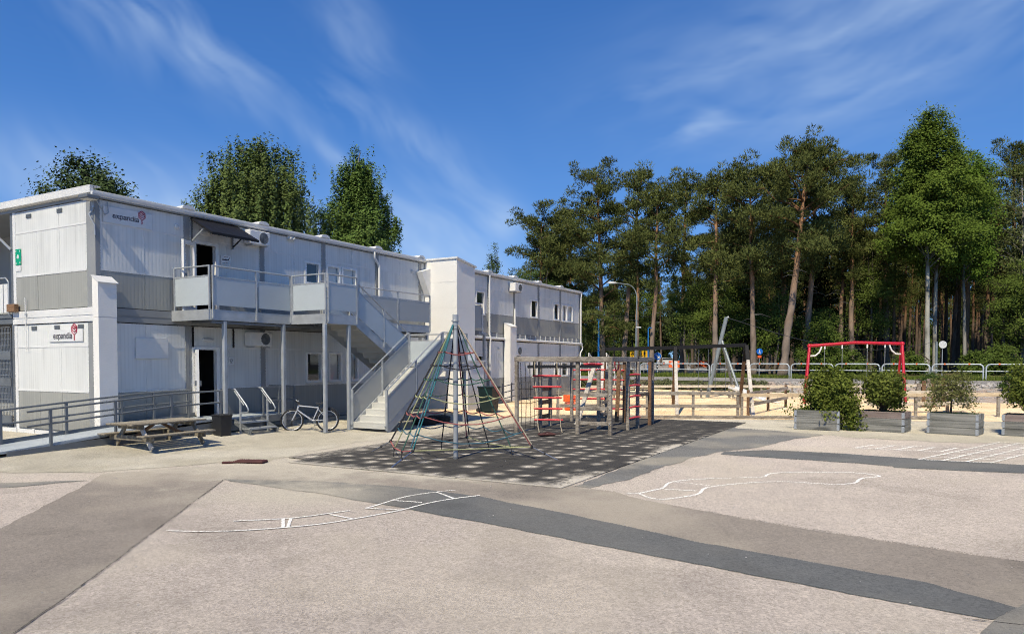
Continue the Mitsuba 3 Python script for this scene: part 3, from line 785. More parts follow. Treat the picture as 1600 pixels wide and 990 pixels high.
# downpipes
def pipe(pts):
    part(B, 'downpipe', tube([C0 + U * s + N * o + np.array([0, 0, z]) for s, o, z in pts], 0.045, 10), 'm_white_trim', True)


pipe([(10.05, 0.11, 5.93), (10.06, 0.11, 5.72), (10.30, 0.09, 5.50), (10.33, 0.09, 5.40), (10.33, 0.09, 3.4)])
pipe([(18.06, 0.11, 5.93), (18.06, 0.09, 5.7), (18.06, 0.09, 3.25), (18.10, 0.15, 3.1), (18.1, 0.1, 2.9), (18.1, 0.1, 0.35)])
pipe([(28.34, 0.11, 5.93), (28.30, 0.09, 5.7), (28.30, 0.09, 3.1), (28.52, 0.10, 2.85), (28.5, 0.10, 2.72), (28.25, 0.09, 2.5), (28.25, 0.09, 0.5)])
pipe([(20.48, 0.07, 4.55), (20.48, 0.07, 3.4)])

# ---------------------------------------------------------------- things on the building
def sign_board(key, label, fr, a0, a1, z0, z1, tw, tx, tz, flip):
    th = thing(key, label, 'sign')
    part(th, 'board', [xf(box(a0, a1, 0.014, 0.034, z0, z1), fr)], 'm_sign_white')
    t = meshkit.text_mesh('expandia', 0.16, 0.004, bold=True)
    v = np.array(t.vertices)
    sc = tw / (v[:, 0].max() - v[:, 0].min())
    v[:, :2] *= sc
    X = v[:, 0] - v[:, 0].min()
    v2 = np.stack([(tx - X) if flip else (tx + X), 0.0345 + v[:, 2], tz + v[:, 1]], 1)
    part(th, 'lettering', xf((v2, np.array(t.faces)), fr), 'm_ink', label='dark lettering of the company name')
    k = tw / 0.68
    cx, cz, r = (tx - tw - 0.085 * k if flip else tx + tw + 0.085 * k), tz + 0.185 * k, 0.112 * k
    sgn = -1 if flip else 1
    P = lambda q: np.array([cx + sgn * q[0] * r, 0.040, cz + q[1] * r])
    hexa = [(0.87 * math.sin(t), math.cos(t)) for t in np.radians([0, 60, 120, 180, 240, 300])]
    lines = [hexa + [hexa[0]], [hexa[5], (0, -0.02), hexa[1]], [(-0.87, 0.02), (0, -0.5), (0.87, 0.02)], [(0, 1), (0.0, -1.0)][1:] + [(0, -2.0)], [(-0.43, 0.76), (0.42, 0.26)]]
    part(th, 'emblem', [xf((tube([P(q) for q in l], 0.0105 * k, 5)), fr) for l in lines], 'm_crimson', label='crimson leaf shaped emblem')


sign_board('company_sign', 'white company sign with dark lettering and crimson emblem high on the shaded long wall', BF, 0.20, 1.46, 5.36, 5.75, 0.68, 0.42, 5.49, False)
sign_board('company_sign', 'white company sign with crimson emblem low on the sunlit gable', GB, 0.52, 1.98, 2.50, 2.80, 0.82, 1.78, 2.57, True)
solid('blank_sign', xf(box(0.97, 1.86, 0.014, 0.045, 2.08, 2.60), BF), 'm_sign_white', 'blank pale grey board on the lower wall beside the white duct', 'board')
gs = thing('assembly_sign', 'small green assembly point sign on the upper gable', 'sign')
part(gs, 'plate', [xf(box(3.24, 3.50, 0.014, 0.024, 4.52, 4.93), GB)], 'm_green_sign')
part(gs, 'symbol', [xf(m, GB) for m in [ball((3.37, 0.026, 4.74), (0.035, 0.006, 0.055)), ball((3.345, 0.026, 4.72), (0.025, 0.006, 0.04)), ball((3.40, 0.026, 4.72), (0.025, 0.006, 0.04))] +
     [(np.array([[3.37 + sx * 0.105, 0.0265, 4.725 + sz * 0.17], [3.37 + sx * 0.06, 0.0265, 4.725 + sz * 0.17], [3.37 + sx * 0.105, 0.0265, 4.725 + sz * 0.11]]), np.array([[0, 1, 2]])) for sx in (-1, 1) for sz in (-1, 1)]], 'm_sign_white')
part(gs, 'lower_plate', [xf(box(3.26, 3.50, 0.014, 0.020, 4.36, 4.50), GB)], 'm_sign_white')
ps = thing('door_notice', 'white paper notice with a small emblem beside the open upper door', 'notice')
part(ps, 'sheet', [fb(3.56, 3.90, 0.012, 0.018, 4.74, 5.01)], 'm_sign_white')
part(ps, 'print', [fb(3.66, 3.80, 0.0185, 0.021, 4.955, 4.968), fb(3.60, 3.78, 0.0185, 0.021, 4.86, 4.895), xf(tube([(3.79, 0.02, 4.9), (3.81, 0.02, 4.875), (3.86, 0.02, 4.945)], 0.009, 4), BF), fb(3.62, 3.84, 0.0185, 0.021, 4.785, 4.795)], 'm_ink')
ps2 = thing('door_notice', 'small pale notice beside the lower door under the balcony', 'notice')
part(ps2, 'sheet', [fb(3.78, 3.96, 0.012, 0.018, 1.92, 2.12)], 'm_sign_white')
part(ps2, 'print', [xf(ring((3.87, 0.02, 2.04), (1, 0, 0), (0, 0, 1), 0.04, 0.008, 14, 4), BF), fb(3.82, 3.92, 0.0185, 0.021, 1.955, 1.965)], 'm_ink')


def ac_unit(s0, s1, z0, z1, depth, label, o0=0.05, rear=True):
    th = thing('air_conditioner', label, 'air conditioner', 'air conditioning units on the walls')
    part(th, 'housing', xf(bbox(s0, s1, o0, o0 + depth, z0, z1, 0.02), BF), 'm_pvc')
    cx, cz, r = s0 + (s1 - s0) * 0.68, (z0 + z1) / 2, (z1 - z0) * 0.40
    gy = o0 + depth + 0.004
    part(th, 'fan_opening', xf(cyl((cx, gy - 0.003, cz), (cx, gy + 0.002, cz), r, None, 24), BF), 'm_galv_dark')
    part(th, 'fan_grille', [xf(ring((cx, gy + 0.008, cz), (1, 0, 0), (0, 0, 1), r * k / 5, 0.005, 24, 4), BF) for k in range(1, 6)] + [xf(beam((cx, gy + 0.008, cz - r), (cx, gy + 0.008, cz + r), 0.01, 0.01, (0, 1, 0)), BF), xf(beam((cx - r, gy + 0.008, cz), (cx + r, gy + 0.008, cz), 0.01, 0.01), BF)], 'm_galv_dark')
    part(th, 'bracket', [fb(s0 + q, s0 + q + 0.03, 0.014, o0 + depth, z0 - 0.045, z0 - 0.005) for q in (0.1, s1 - s0 - 0.13)], 'm_galv')


ac_unit(4.33, 5.08, 5.42, 5.82, 0.26, 'white air conditioner on the upper wall behind the black door canopy')
ac_unit(4.31, 5.10, 2.46, 2.87, 0.28, 'white air conditioner on the lower wall under the balcony')
ac_unit(19.95, 20.66, 5.36, 5.76, 0.34, 'white air conditioner under the eaves of the far wing')
ac_unit(20.16, 20.62, 2.3, 2.75, 0.30, 'small white air conditioner box behind the far white duct')

# canopy over the upper door: black panel on two brackets
cn = thing('door_canopy', 'black sloping canopy on struts over the open upper door', 'canopy')
ca = [np.array([2.58, 0.06, 5.86]), np.array([4.10, 0.06, 5.86])]
cf = [np.array([2.58, 0.92, 5.40]), np.array([4.10, 0.92, 5.40])]


def canopy_panel(f0, f1, g0, g1, th):
    q = [ca[0] + (ca[1] - ca[0]) * f + (cf[0] - ca[0]) * g for f, g in ((f0, g0), (f1, g0), (f1, g1), (f0, g1))]
    n = unit(np.cross(ca[1] - ca[0], cf[0] - ca[0])) * th
    v = np.array(q + [p + n for p in q])
    return xf((v, np.array([[0, 1, 2], [0, 2, 3], [4, 6, 5], [4, 7, 6], [0, 4, 5], [0, 5, 1], [1, 5, 6], [1, 6, 2], [2, 6, 7], [2, 7, 3], [3, 7, 4], [3, 4, 0]])), BF)


for i in range(6):
    part(cn, 'panel', [canopy_panel(i / 6 + 0.006, (i + 1) / 6 - 0.006, 0.03, 0.97, 0.012)], 'm_panel_black')
part(cn, 'frame', [xf(beam(ca[0] - [0, 0, .02], cf[0] - [0, 0, .02], 0.035, 0.05), BF), xf(beam(ca[1] - [0, 0, .02], cf[1] - [0, 0, .02], 0.035, 0.05), BF), xf(beam(ca[0] - [0, 0, .02], ca[1] - [0, 0, .02], 0.035, 0.05), BF), xf(beam(cf[0] - [0, 0, .02], cf[1] - [0, 0, .02], 0.04, 0.06), BF)], 'm_panel_black')
for s in (2.62, 3.95):
    part(cn, 'bracket', [fb(s - 0.02, s + 0.02, 0.024, 0.055, 5.20, 5.84)], 'm_galv_dark')
    part(cn, 'strut', [xf(beam((s, 0.05, 5.26), (s, 0.55, 5.56), 0.03, 0.03), BF)], 'm_galv' if s < 3 else 'm_panel_black')
for s in (2.61, 3.94):
    solid('bracket_rail', fb(s - 0.02, s + 0.02, 0.024, 0.055, 2.40, 2.94), 'm_panel_black', 'black upright bracket rail on the lower wall ' + ('left of the lower door lamp' if s < 3 else 'right of the lower door lamp'), 'bracket')


def wall_lamp(label, s, z, w, h, bsdf='m_pvc'):
    th = thing('wall_lamp', label, 'lamp')
    part(th, 'base', xf((lambda m: ((m[0] - [s, 0, z]) * [w / 2, 1, h / 2] + [s, 0, z], m[1]))(cyl((s, 0.012, z), (s, 0.03, z), 1.0, None, 20)), BF), bsdf)
    part(th, 'cover', xf(ball((s, 0.03, z), (w * 0.46, 0.07, h * 0.46), 2), BF), 'm_blind', True)


wall_lamp('oval wall lamp above the open upper door', 3.03, 5.53, 0.34, 0.15)
wall_lamp('oval wall lamp above the open lower door', 3.12, 2.60, 0.38, 0.13)
for s, z, lab in [(2.19, 5.57, 'round white wall vent right of the upper company sign'), (12.39, 5.5, 'small round wall vent near the white tower'), (19.0, 2.62, 'small round wall vent on the lower wall of the far wing')]:
    th = thing('round_vent', lab, 'vent')
    part(th, 'cover', xf(cyl((s, 0.01, z), (s, 0.05, z), 0.075, 0.065, 20), BF), 'm_pvc')
    part(th, 'cap', xf(ball((s, 0.05, z), (0.05, 0.02, 0.05), 2), BF), 'm_blind', True)
ws = thing('twin_spotlight', 'small white twin spotlight under the eaves between two posts', 'spotlight')
part(ws, 'body', [fb(6.02, 6.30, 0.012, 0.07, 5.79, 5.90)], 'm_pvc')
part(ws, 'lamp_head', [xf(cyl((s, 0.07, 5.83), (s, 0.13, 5.80), 0.05, None, 14), BF) for s in (6.09, 6.23)], 'm_blind')
fl = thing('floodlight', 'grey floodlight on a bracket at the roof corner with hanging cable', 'floodlight')
part(fl, 'housing', xf(bbox(-0.30, 0.02, -0.16, 0.20, 5.83, 5.93, 0.02), BF), 'm_galv_dark')
part(fl, 'lens', [fb(-0.27, -0.01, -0.13, 0.17, 5.822, 5.829)], 'm_blind')
part(fl, 'bracket', [fb(-0.05, -0.012, -0.02, 0.02, 5.66, 5.83)], 'm_galv')
part(fl, 'cable', [xf(tube([(-0.05, 0.0, 5.8), (-0.02, -0.03, 5.62), (-0.10, -0.05, 5.5), (-0.03, -0.05, 5.36), (-0.02, 0.03, 5.25), (-0.02, 0.035, 5.0)], 0.022, 6), BF), xf(tube([(0.0, 0.1, 5.82), (0.12, 0.11, 5.62), (0.2, 0.09, 5.52), (0.3, 0.07, 5.6), (0.28, 0.06, 5.84)], 0.014, 6), BF)], 'm_galv', True)
hd = thing('wall_aerial', 'thin white rod hanging on the gable beam', 'rod')
part(hd, 'rod', [xf(cyl((2.98, 0.06, 2.3), (3.0, 0.06, 3.65), 0.012, None, 6), GB)], 'm_pvc')
part(hd, 'clamp', [xf(box(2.96, 3.02, 0.014, 0.07, 3.2, 3.25), GB)], 'm_galv')
bx = thing('brown_beam_end', 'brown timber block sticking out at the recess of the gable', 'beam')
part(bx, 'block', [xf(bbox(3.35, 3.72, 0.04, 0.16, 3.30, 3.50, 0.01), GB)], 'm_wood_brown')

# white boxed ducts
def duct(label, s0, s1, o0, o1, z1, zb):
    th = thing('white_duct', label, 'duct')
    part(th, 'casing', [fb(s0, s1, o0, o1, 0.05, zb)], 'm_white_tower')
    part(th, 'upper_casing', [xf((np.array([[s0 - 0.004, o0, zb + 0.006], [s1 + 0.004, o0, zb + 0.006], [s1 + 0.004, o1 + 0.004, zb + 0.006], [s0 - 0.004, o1 + 0.004, zb + 0.006], [s0 - 0.004, o0, z1 + 0.02], [s1 + 0.004, o0, z1 + 0.02], [s1 + 0.004, o1 + 0.004, z1 - 0.13], [s0 - 0.004, o1 + 0.004, z1 - 0.13]]),
        np.array([[0, 1, 2], [0, 2, 3], [4, 6, 5], [4, 7, 6], [0, 4, 5], [0, 5, 1], [1, 5, 6], [1, 6, 2], [2, 6, 7], [2, 7, 3], [3, 7, 4], [3, 4, 0]])), BF)], 'm_white_tower')
    part(th, 'cap', [xf((np.array([[s, o, z + dz] for s in (s0 - 0.03, s1 + 0.03) for o, z in ((o0, z1 + 0.023), (o1 + 0.05, z1 - 0.15)) for dz in (0, 0.015)]), BOXF), BF)], 'm_white_trim')


duct('tall white boxed duct at the building corner before the blank board', -0.11, 0.34, 0.04, 0.27, 4.02, 3.06)
duct('tall white boxed duct on the far wing', 19.45, 20.05, 0.06, 0.40, 3.80, 3.0)

# lift tower
tw = thing('white_tower', 'plain white box tower of the building behind the outside stairs', 'tower')
TS0, TS1, TO = 13.2, 14.5, 1.55


def slab(z0a, z0b, z1a, z1b, e=0.0):
    v = np.array([[s, o, z] for s, za, zb in ((TS0 - e, z0a, z1a), (TS1 + e, z0b, z1b)) for o in (0.03, TO + e) for z in (za, zb)])
    return xf((v, BOXF), BF)


zz = [0.0, 1.0, 2.05, 3.1, 4.1, 5.1]
for a, b in zip(zz[:-1], zz[1:]):
    part(tw, 'cladding', [fb(TS0, TS1, 0.03, TO, a + 0.004, b - 0.004)], 'm_white_tower')
part(tw, 'cladding', [slab(5.104, 5.104, 5.98, 5.76)], 'm_white_tower')
part(tw, 'core', [fb(TS0 + 0.01, TS1 - 0.01, 0.03, TO - 0.01, 0, 5.5)], 'm_white_trim')
part(tw, 'roof', [slab(5.985, 5.765, 6.05, 5.83, 0.06)], 'm_white_trim')
sh = thing('white_shed', 'low white box shed at the foot of the tower', 'shed')
part(sh, 'body', [fb(13.25, 14.45, TO + 0.01, 2.0, 0.0, 2.0)], 'm_white_tower')
part(sh, 'lid', [fb(13.2, 14.5, TO + 0.012, 2.06, 2.004, 2.06)], 'm_white_trim')
wp = thing('white_hood', 'white triangular weather hood on the left side of the tower', 'hood')
part(wp, 'panel', [wallpoly(Polygon([(12.62, 5.50), (13.19, 5.66), (13.19, 4.55)]), 0.03, 0.30)], 'm_white_tower')

# ---------------------------------------------------------------- balcony and outside stairs
mat('step', worn((0.50, 0.50, 0.47), 3.0, 0.12), 0.5)
ST = thing('outside_staircase', 'galvanised steel balcony and double flight stairs along the front of the building', 'staircase')
FZ = 3.26


def P_(s, o, z):
    return C0 + U * s + N * o + np.array([0, 0, z])


part(ST, 'deck', [fb(2.02, 6.0, 0.04, 1.48, FZ - 0.09, FZ - 0.03), fb(4.74, 6.0, 1.49, 2.83, FZ - 0.09, FZ - 0.03), fb(6.01, 11.7, 0.04, 1.30, FZ - 0.09, FZ - 0.03)], 'm_galv_dark')


def fascia(s0, o0, s1, o1, z0=3.06, z1=3.33):
    part(ST, 'fascia', beam(P_(s0, o0, (z0 + z1) / 2), P_(s1, o1, (z0 + z1) / 2), 0.05, z1 - z0), 'm_galv')


fascia(2.0, 0.04, 2.0, 1.5)
fascia(2.03, 1.5, 4.70, 1.5)
fascia(4.72, 1.53, 4.72, 2.85)
fascia(4.75, 2.85, 6.0, 2.85)
fascia(6.02, 1.32, 11.7, 1.32)
for s in (2.6, 3.4, 4.2, 5.0, 5.7, 6.6, 7.6, 8.6, 9.6, 10.6, 11.5):
    part(ST, 'joist', [fb(s - 0.04, s + 0.04, 0.04, 1.46 if s < 6 else 1.28, 3.04, FZ - 0.095)], 'm_galv_dark')
part(ST, 'bearer', [fb(2.1, 6.0, 1.40, 1.48, 2.98, 3.036)], 'm_galv_dark')


def col(s, o, z1=3.05, w=0.10):
    z0 = float(gz(*P_(s, o, 0)[:2]))
    part(ST, 'column', beam(P_(s, o, z0), P_(s, o, z1), w, w, tuple(U), c=0.012), 'm_galv')
    part(ST, 'column_base', [fb(s - 0.10, s + 0.10, o - 0.10, o + 0.10, z0, z0 + 0.02)], 'm_galv_dark')


for s, o in [(2.47, 1.47), (4.46, 1.47), (4.70, 2.82), (5.66, 2.82), (11.6, 1.28), (9.8, 4.10), (9.8, 1.5)]:
    col(s, o, 3.05 if s < 8 or s > 11 else 1.80)


def bay(s0, o0, s1, o1, zb=3.44, zt=4.16, zr=4.43, bs='m_sheet', posts=(True, True), zf=3.10):
    a, b = P_(s0, o0, 0), P_(s1, o1, 0)
    t = unit(b - a)
    up = np.array([0, 0, 1.0])
    part(ST, 'railing_panel', beam(a + t * 0.05 + up * (zb + zt) / 2, b - t * 0.05 + up * (zb + zt) / 2, 0.012, zt - zb), bs)
    part(ST, 'railing_rail', [beam(a + up * (zt + 0.022), b + up * (zt + 0.022), 0.03, 0.03), tube([a + up * zr, b + up * zr], 0.021, 8)], 'm_galv')
    for p, on in ((a, posts[0]), (b, posts[1])):
        if on:
            q = p + t * (0.02 if p is a else -0.02)
            part(ST, 'railing_post', beam(q + up * zf, q + up * zr, 0.04, 0.04, tuple(t)), 'm_galv')


bay(2.02, 0.10, 2.02, 1.50)
bay(2.06, 1.54, 3.48, 1.54, zt=4.14)
bay(3.48, 1.54, 4.70, 1.54, zt=4.14, posts=(False, True))
bay(4.72, 1.56, 4.72, 2.86)
bay(4.77, 2.88, 5.98, 2.88, zt=4.16)
for a, b in ((6.05, 8.0), (8.0, 9.8), (9.8, 11.7)):
    bay(a, 1.36, b, 1.36, bs='m_sheet_grey', posts=(a == 6.05, True))


# upper flight: falls away from the camera; lower flight comes back to the foot
def flight(s0, z0, s1, z1, oa, ob, steps, bs, name):
    d = np.array([s1 - s0, 0, z1 - z0])
    for o in (oa, ob):
        part(ST, 'stringer', xf(beam((s0, o, z0 - 0.10), (s1, o, z1 - 0.10), 0.04, 0.26), BF), 'm_galv')
    for k in range(steps):
        f = (k + 0.5) / steps
        s, z = s0 + (s1 - s0) * f, z0 + (z1 - z0) * (k + 0.5) / steps
        run, rise = abs(s1 - s0) / steps, abs(z1 - z0) / steps
        part(ST, 'tread', [fb(s - run / 2 - 0.01, s + run / 2, min(oa, ob) + 0.03, max(oa, ob) - 0.03, z - 0.03, z)], 'm_step')
        lo = s - run / 2 if (s1 - s0) * (z1 - z0) > 0 else s + run / 2
        part(ST, 'riser', [fb(lo - 0.006, lo + 0.006, min(oa, ob) + 0.03, max(oa, ob) - 0.03, z - rise, z - 0.032)], 'm_step')
    for o, sgn in ((oa, -1), (ob, 1)):
        q = o + sgn * 0.035
        n = 2
        for i in range(n):
            f0, f1 = i / n + 0.01, (i + 1) / n - 0.01
            zz = [(s0 + (s1 - s0) * f, z0 + (z1 - z0) * f) for f in (f0, f1)]
            poly = Polygon([(zz[0][0], zz[0][1] + 0.06), (zz[1][0], zz[1][1] + 0.06), (zz[1][0], zz[1][1] + 0.80), (zz[0][0], zz[0][1] + 0.80)])
            part(ST, 'railing_panel', wallpoly(poly, q - 0.006, q + 0.006), bs)
        part(ST, 'railing_rail', [xf(tube([(s0, q, z0 + 1.02), (s1, q, z1 + 1.02)], 0.021, 8), BF), xf(beam((s0, q, z0 + 0.82), (s1, q, z1 + 0.82), 0.03, 0.03), BF)], 'm_galv')
        for f in (0.0, 0.5, 1.0):
            s, z = s0 + (s1 - s0) * f, z0 + (z1 - z0) * f
            part(ST, 'railing_post', [fb(s - 0.02, s + 0.02, q - 0.055 if sgn > 0 else q - 0.015, q + 0.015 if sgn > 0 else q + 0.055, z - 0.12, z + 1.02)], 'm_galv')


LZ = 1.90
flight(6.06, FZ - 0.02, 8.42, LZ, 1.46, 2.80, 8, 'm_sheet', 'upper')
flight(5.72, 0.18, 8.42, LZ, 2.90, 4.14, 10, 'm_sheet_grey', 'lower')
part(ST, 'landing', [fb(8.45, 9.85, 1.44, 4.16, LZ - 0.06, LZ)], 'm_galv')
part(ST, 'fascia', [fb(8.43, 9.88, 4.165, 4.21, LZ - 0.2, LZ + 0.05), fb(9.855, 9.90, 1.44, 4.16, LZ - 0.2, LZ + 0.05)], 'm_galv')
bay(8.44, 4.18, 9.86, 4.18, LZ + 0.08, LZ + 0.80, LZ + 1.02, 'm_sheet_grey', zf=LZ - 0.15)
bay(9.88, 4.14, 9.88, 1.46, LZ + 0.08, LZ + 0.80, LZ + 1.02, 'm_sheet', zf=LZ - 0.15)

# ---------------------------------------------------------------- ramp to the lower door
RP = thing('access_ramp', 'steel access ramp with dark handrails up to the lower door', 'ramp')


def ramp_z(s):
    return float(np.interp(s, [-4.2, 0.9, 2.4, 3.7], [0.12, 0.50, 0.53, 0.53]))


def deckpoly(o0, o1, s0, s1, dz0, dz1):
    v = np.array([[s, o, ramp_z(s) + dz] for s in (s0, s1) for o in (o0, o1) for dz in (dz0, dz1)])
    return xf((v, BOXF), BF)


for a, b in ((-4.2, -2.5), (-2.49, -0.8), (-0.79, 0.9), (0.91, 2.4), (2.41, 3.7)):
    part(RP, 'deck', [deckpoly(0.36, 1.42, a, b, -0.05, 0.0)], 'm_ramp_deck')
part(RP, 'kerb', [deckpoly(0.34, 0.36, -4.2, 2.4, -0.10, 0.12)], 'm_galv_dark')
part(RP, 'kerb', [deckpoly(1.425, 1.45, -2.7, 3.7, -0.30, -0.02)], 'm_galv_dark')
part(RP, 'side_beam', [deckpoly(0.36, 0.40, -3.0, 3.7, -0.25, -0.06)], 'm_galv_dark')
for o, s_start, posts in ((1.42, -2.3, (-1.85, -0.45, 0.95, 2.36)), (0.38, -4.2, (-2.3, -0.95, 0.35, 1.2, 2.2))):
    for h in (0.72, 0.42):
        pts = [P_(s, o, ramp_z(s) + h) for s in np.linspace(s_start, 2.42 if o > 1 else 2.3, 10)]
        part(RP, 'handrail', tube(pts, 0.022, 8), 'm_galv_dark', True)
    for s in posts:
        z0 = float(gz(*P_(s, o, 0)[:2]))
        part(RP, 'rail_post', beam(P_(s, o, min(z0, ramp_z(s) - 0.05)), P_(s, o, ramp_z(s) + 0.72), 0.05, 0.05, tuple(U)), 'm_galv_dark')
for s in (-1.6, -0.3, 0.8):
    part(RP, 'support', [fb(s - 0.02, s + 0.02, 1.30, 1.34, 0.05, ramp_z(s) - 0.05)], 'm_galv')
# landing with grating steps towards the yard
ES = thing('entrance_steps', 'steel entrance landing with two grating steps and bent handrails', 'steps')
part(ES, 'landing', [fb(3.71, 4.9, 0.36, 1.42, 0.48, 0.53)], 'm_ramp_deck')
part(ES, 'frame', [fb(3.71, 4.9, 1.425, 1.45, 0.34, 0.52), fb(4.905, 4.93, 0.36, 1.45, 0.34, 0.52)] , 'm_galv_dark')
part(ES, 'leg', [fb(s, s + 0.05, o, o + 0.05, 0.1, 0.48) for s in (3.72, 4.83) for o in (0.4, 1.36)], 'm_galv_dark')


def grating(s0, s1, o0, o1, z):
    return [fb(s0, s1, o0, o0 + 0.02, z - 0.04, z), fb(s0, s1, o1 - 0.02, o1, z - 0.04, z)] + [fb(s, s + 0.008, o0 + 0.02, o1 - 0.02, z - 0.03, z - 0.002) for s in np.linspace(s0, s1 - 0.01, 30)]


part(ES, 'tread', grating(2.72, 3.62, 1.46, 1.74, 0.42), 'm_galv')
part(ES, 'tread', grating(2.72, 3.62, 1.80, 2.08, 0.27), 'm_galv')
for s in (2.74, 3.64):
    part(ES, 'handrail', [xf(tube([(s, 1.40, 1.30), (s, 1.52, 1.28), (s, 1.95, 0.86), (s, 2.02, 0.76), (s, 2.0, 0.68), (s, 1.72, 0.66)], 0.02, 8), BF), xf(tube([(s, 1.48, 1.24), (s, 1.86, 0.86)], 0.012, 6), BF)], 'm_galv', True)
    part(ES, 'handrail_post', [fb(s - 0.02, s + 0.02, 1.70, 1.74, 0.10, 1.02)], 'm_galv')
    part(ES, 'step_stringer', [xf(beam((s, 1.45, 0.44), (s, 2.12, 0.16), 0.02, 0.14), BF), fb(s - 0.025, s + 0.025, 2.02, 2.07, 0.1, 0.24)], 'm_galv_dark')
part(ES, 'guard_rail', [fb(3.75, 4.92, 1.40, 1.44, 1.28, 1.32), fb(3.75, 4.92, 1.40, 1.44, 0.90, 0.94)] + [fb(s, s + 0.04, 1.40, 1.44, 0.5, 1.28) for s in (3.75, 4.3, 4.88)] + [fb(4.88, 4.92, 0.4, 1.39, 1.28, 1.32), fb(4.88, 4.92, 0.4, 1.39, 0.90, 0.94)], 'm_galv_dark')
# far ramp rail by the far duct
FR = thing('far_handrail', 'dark handrail of a second ramp before the far white duct', 'handrail')
for h in (1.0, 0.72, 0.45):
    part(FR, 'rail', [xf(tube([(17.6, 1.0, h - 0.12), (19.3, 1.0, h + 0.05), (22.5, 1.0, h + 0.07)], 0.022, 6), BF)], 'm_galv_dark')
for s in (17.7, 18.5, 19.3, 20.2, 21.2, 22.3):
    part(FR, 'rail_post', [fb(s - 0.02, s + 0.02, 0.98, 1.02, 0.0, 1.04)], 'm_galv_dark')
# small outside balcony right of the tower and the white stairs of the far end
SB = thing('small_balcony', 'small grey balcony on brackets between the tower and the downpipe', 'balcony')
part(SB, 'panel', [fb(14.9, 15.9, 1.0, 1.03, 3.42, 4.35)], 'm_sheet_grey')
part(SB, 'rail', [fb(14.9, 15.9, 1.0, 1.04, 4.40, 4.46), fb(15.88, 15.93, 0.1, 1.04, 4.40, 4.46)] + [fb(s, s + 0.05, 1.04, 1.08, 3.2, 4.45) for s in (15.2, 15.85)], 'm_white_trim')
part(SB, 'deck', [fb(14.8, 15.95, 0.04, 1.05, 3.14, 3.30)], 'm_galv_dark')
part(SB, 'column', [fb(16.05, 16.15, 0.95, 1.05, 0.1, 3.13), fb(15.6, 16.2, 0.9, 1.05, 3.14, 3.26)], 'm_galv')
WS = thing('white_outside_stair', 'small white railed stair at the far end of the building', 'stair')
for o in (0.3, 1.4):
    for h in (0.12, 0.45, 0.95):
        part(WS, 'rail', [xf(tube([(29.0, o, h + 1.55), (31.6, o, h + 0.1)], 0.035, 6), BF)], 'm_white_trim')
    part(WS, 'post', [fb(s - 0.03, s + 0.03, o - 0.03, o + 0.03, 0.2, z) for s, z in ((29.0, 2.5), (30.3, 1.8), (31.6, 1.05))], 'm_white_trim')
for k in range(8):
    part(WS, 'tread', [fb(29.0 + k * 0.32, 29.32 + k * 0.32, 0.33, 1.37, 1.50 - k * 0.18, 1.54 - k * 0.18)], 'm_galv')
# ================================================================ things in the yard
def at(x, y, dz=0.0):
    return np.array([x, y, float(gz(x, y)) + dz])


# ---------------------------------------------------------------- rope climbing pyramid
RPY = thing('rope_pyramid', 'climbing pyramid of coloured ropes round a tall grey steel pole on the mat', 'climbing net')
pc = np.array([-1.15, 14.72, 0.026])
part(RPY, 'pole', tube([pc + [0, 0, z] for z in (0, 1.0, 2.0, 2.72)], 0.048, 16), 'm_galv', True)
part(RPY, 'pole_collar', [cyl(pc + [0, 0, z], pc + [0, 0, z + 0.03], 0.053, None, 16) for z in (0.01, 0.28, 1.0, 1.55, 2.1, 2.62)], 'm_galv_dark')
part(RPY, 'pole_head', [cyl(pc + [0, 0, 2.70], pc + [0, 0, 2.93], 0.058, None, 16), ring(pc + [0, 0, 2.80], (1, 0, 0), (0, 1, 0), 0.072, 0.014, 20, 6)], 'm_galv')
corner_deg = [-131.0, -7.0, 86.0, 150.0]
corners = [np.array([math.cos(math.radians(a)), math.sin(math.radians(a)), 0]) for a in corner_deg]
foot_r, foot_z = [1.16, 1.56, 1.72, 1.70], 0.26
apex = pc + [0, 0, 2.72]
rays = []                                    # (direction point at foot ring, colour)
cols = ['rope_teal', 'rope_red', 'rope_green', 'rope_black', 'rope_red', 'rope_black', 'rope_buff', 'rope_black', 'rope_olive', 'rope_green']
feet = []
for i in range(4):
    a, b = corners[i] * foot_r[i], corners[(i + 1) % 4] * foot_r[(i + 1) % 4]
    feet.append((a, True))
    for f in (1 / 3, 2 / 3) if i else ():                   # the front is left open
        q = a * (1 - f) + b * f
        feet.append((q * (1 + 0.05), False))
r_ = random.Random(5)
for k, ((q, cor), c) in enumerate(zip(feet, cols)):
    e = pc + q + [0, 0, foot_z if cor else 0.18]
    top = apex + unit(q) * 0.06
    part(RPY, 'rope', tube([top + (e - top) * t + np.array([0, 0, -0.03 * math.sin(math.pi * t)]) for t in np.linspace(0, 1, 7)], 0.0135, 6), 'm_' + c, True)
    if cor:
        side = np.cross(unit(q), [0, 0, 1])
        e2 = e + side * 0.05 + [0, 0, 0.06]
        part(RPY, 'rope', tube([top + side * 0.02 + (e2 - top - side * 0.02) * t for t in np.linspace(0, 1, 7)], 0.0135, 6), 'm_rope_blue' if k == 0 else 'm_rope_buff' if k == 1 else 'm_rope_black', True)
        an = pc + q * 1.0 + unit(q) * 0.52
        an[2] = 0.03
        part(RPY, 'anchor_strap', [cyl(e, e + (an - e) * 0.55, 0.010, None, 6), cyl(e + (an - e) * 0.5, an, 0.016, 0.012, 6)], 'm_chrome')
        part(RPY, 'clamp', [ball(e, (0.035, 0.035, 0.035)), ball(e + (an - e) * 0.5, (0.025, 0.025, 0.025))], 'm_rope_black')
levels = [(2.17, 'rope_red'), (1.90, 'rope_black'), (1.62, 'rope_green'), (1.27, 'rope_olive'), (0.90, 'rope_red'), (0.56, 'rope_blue')]
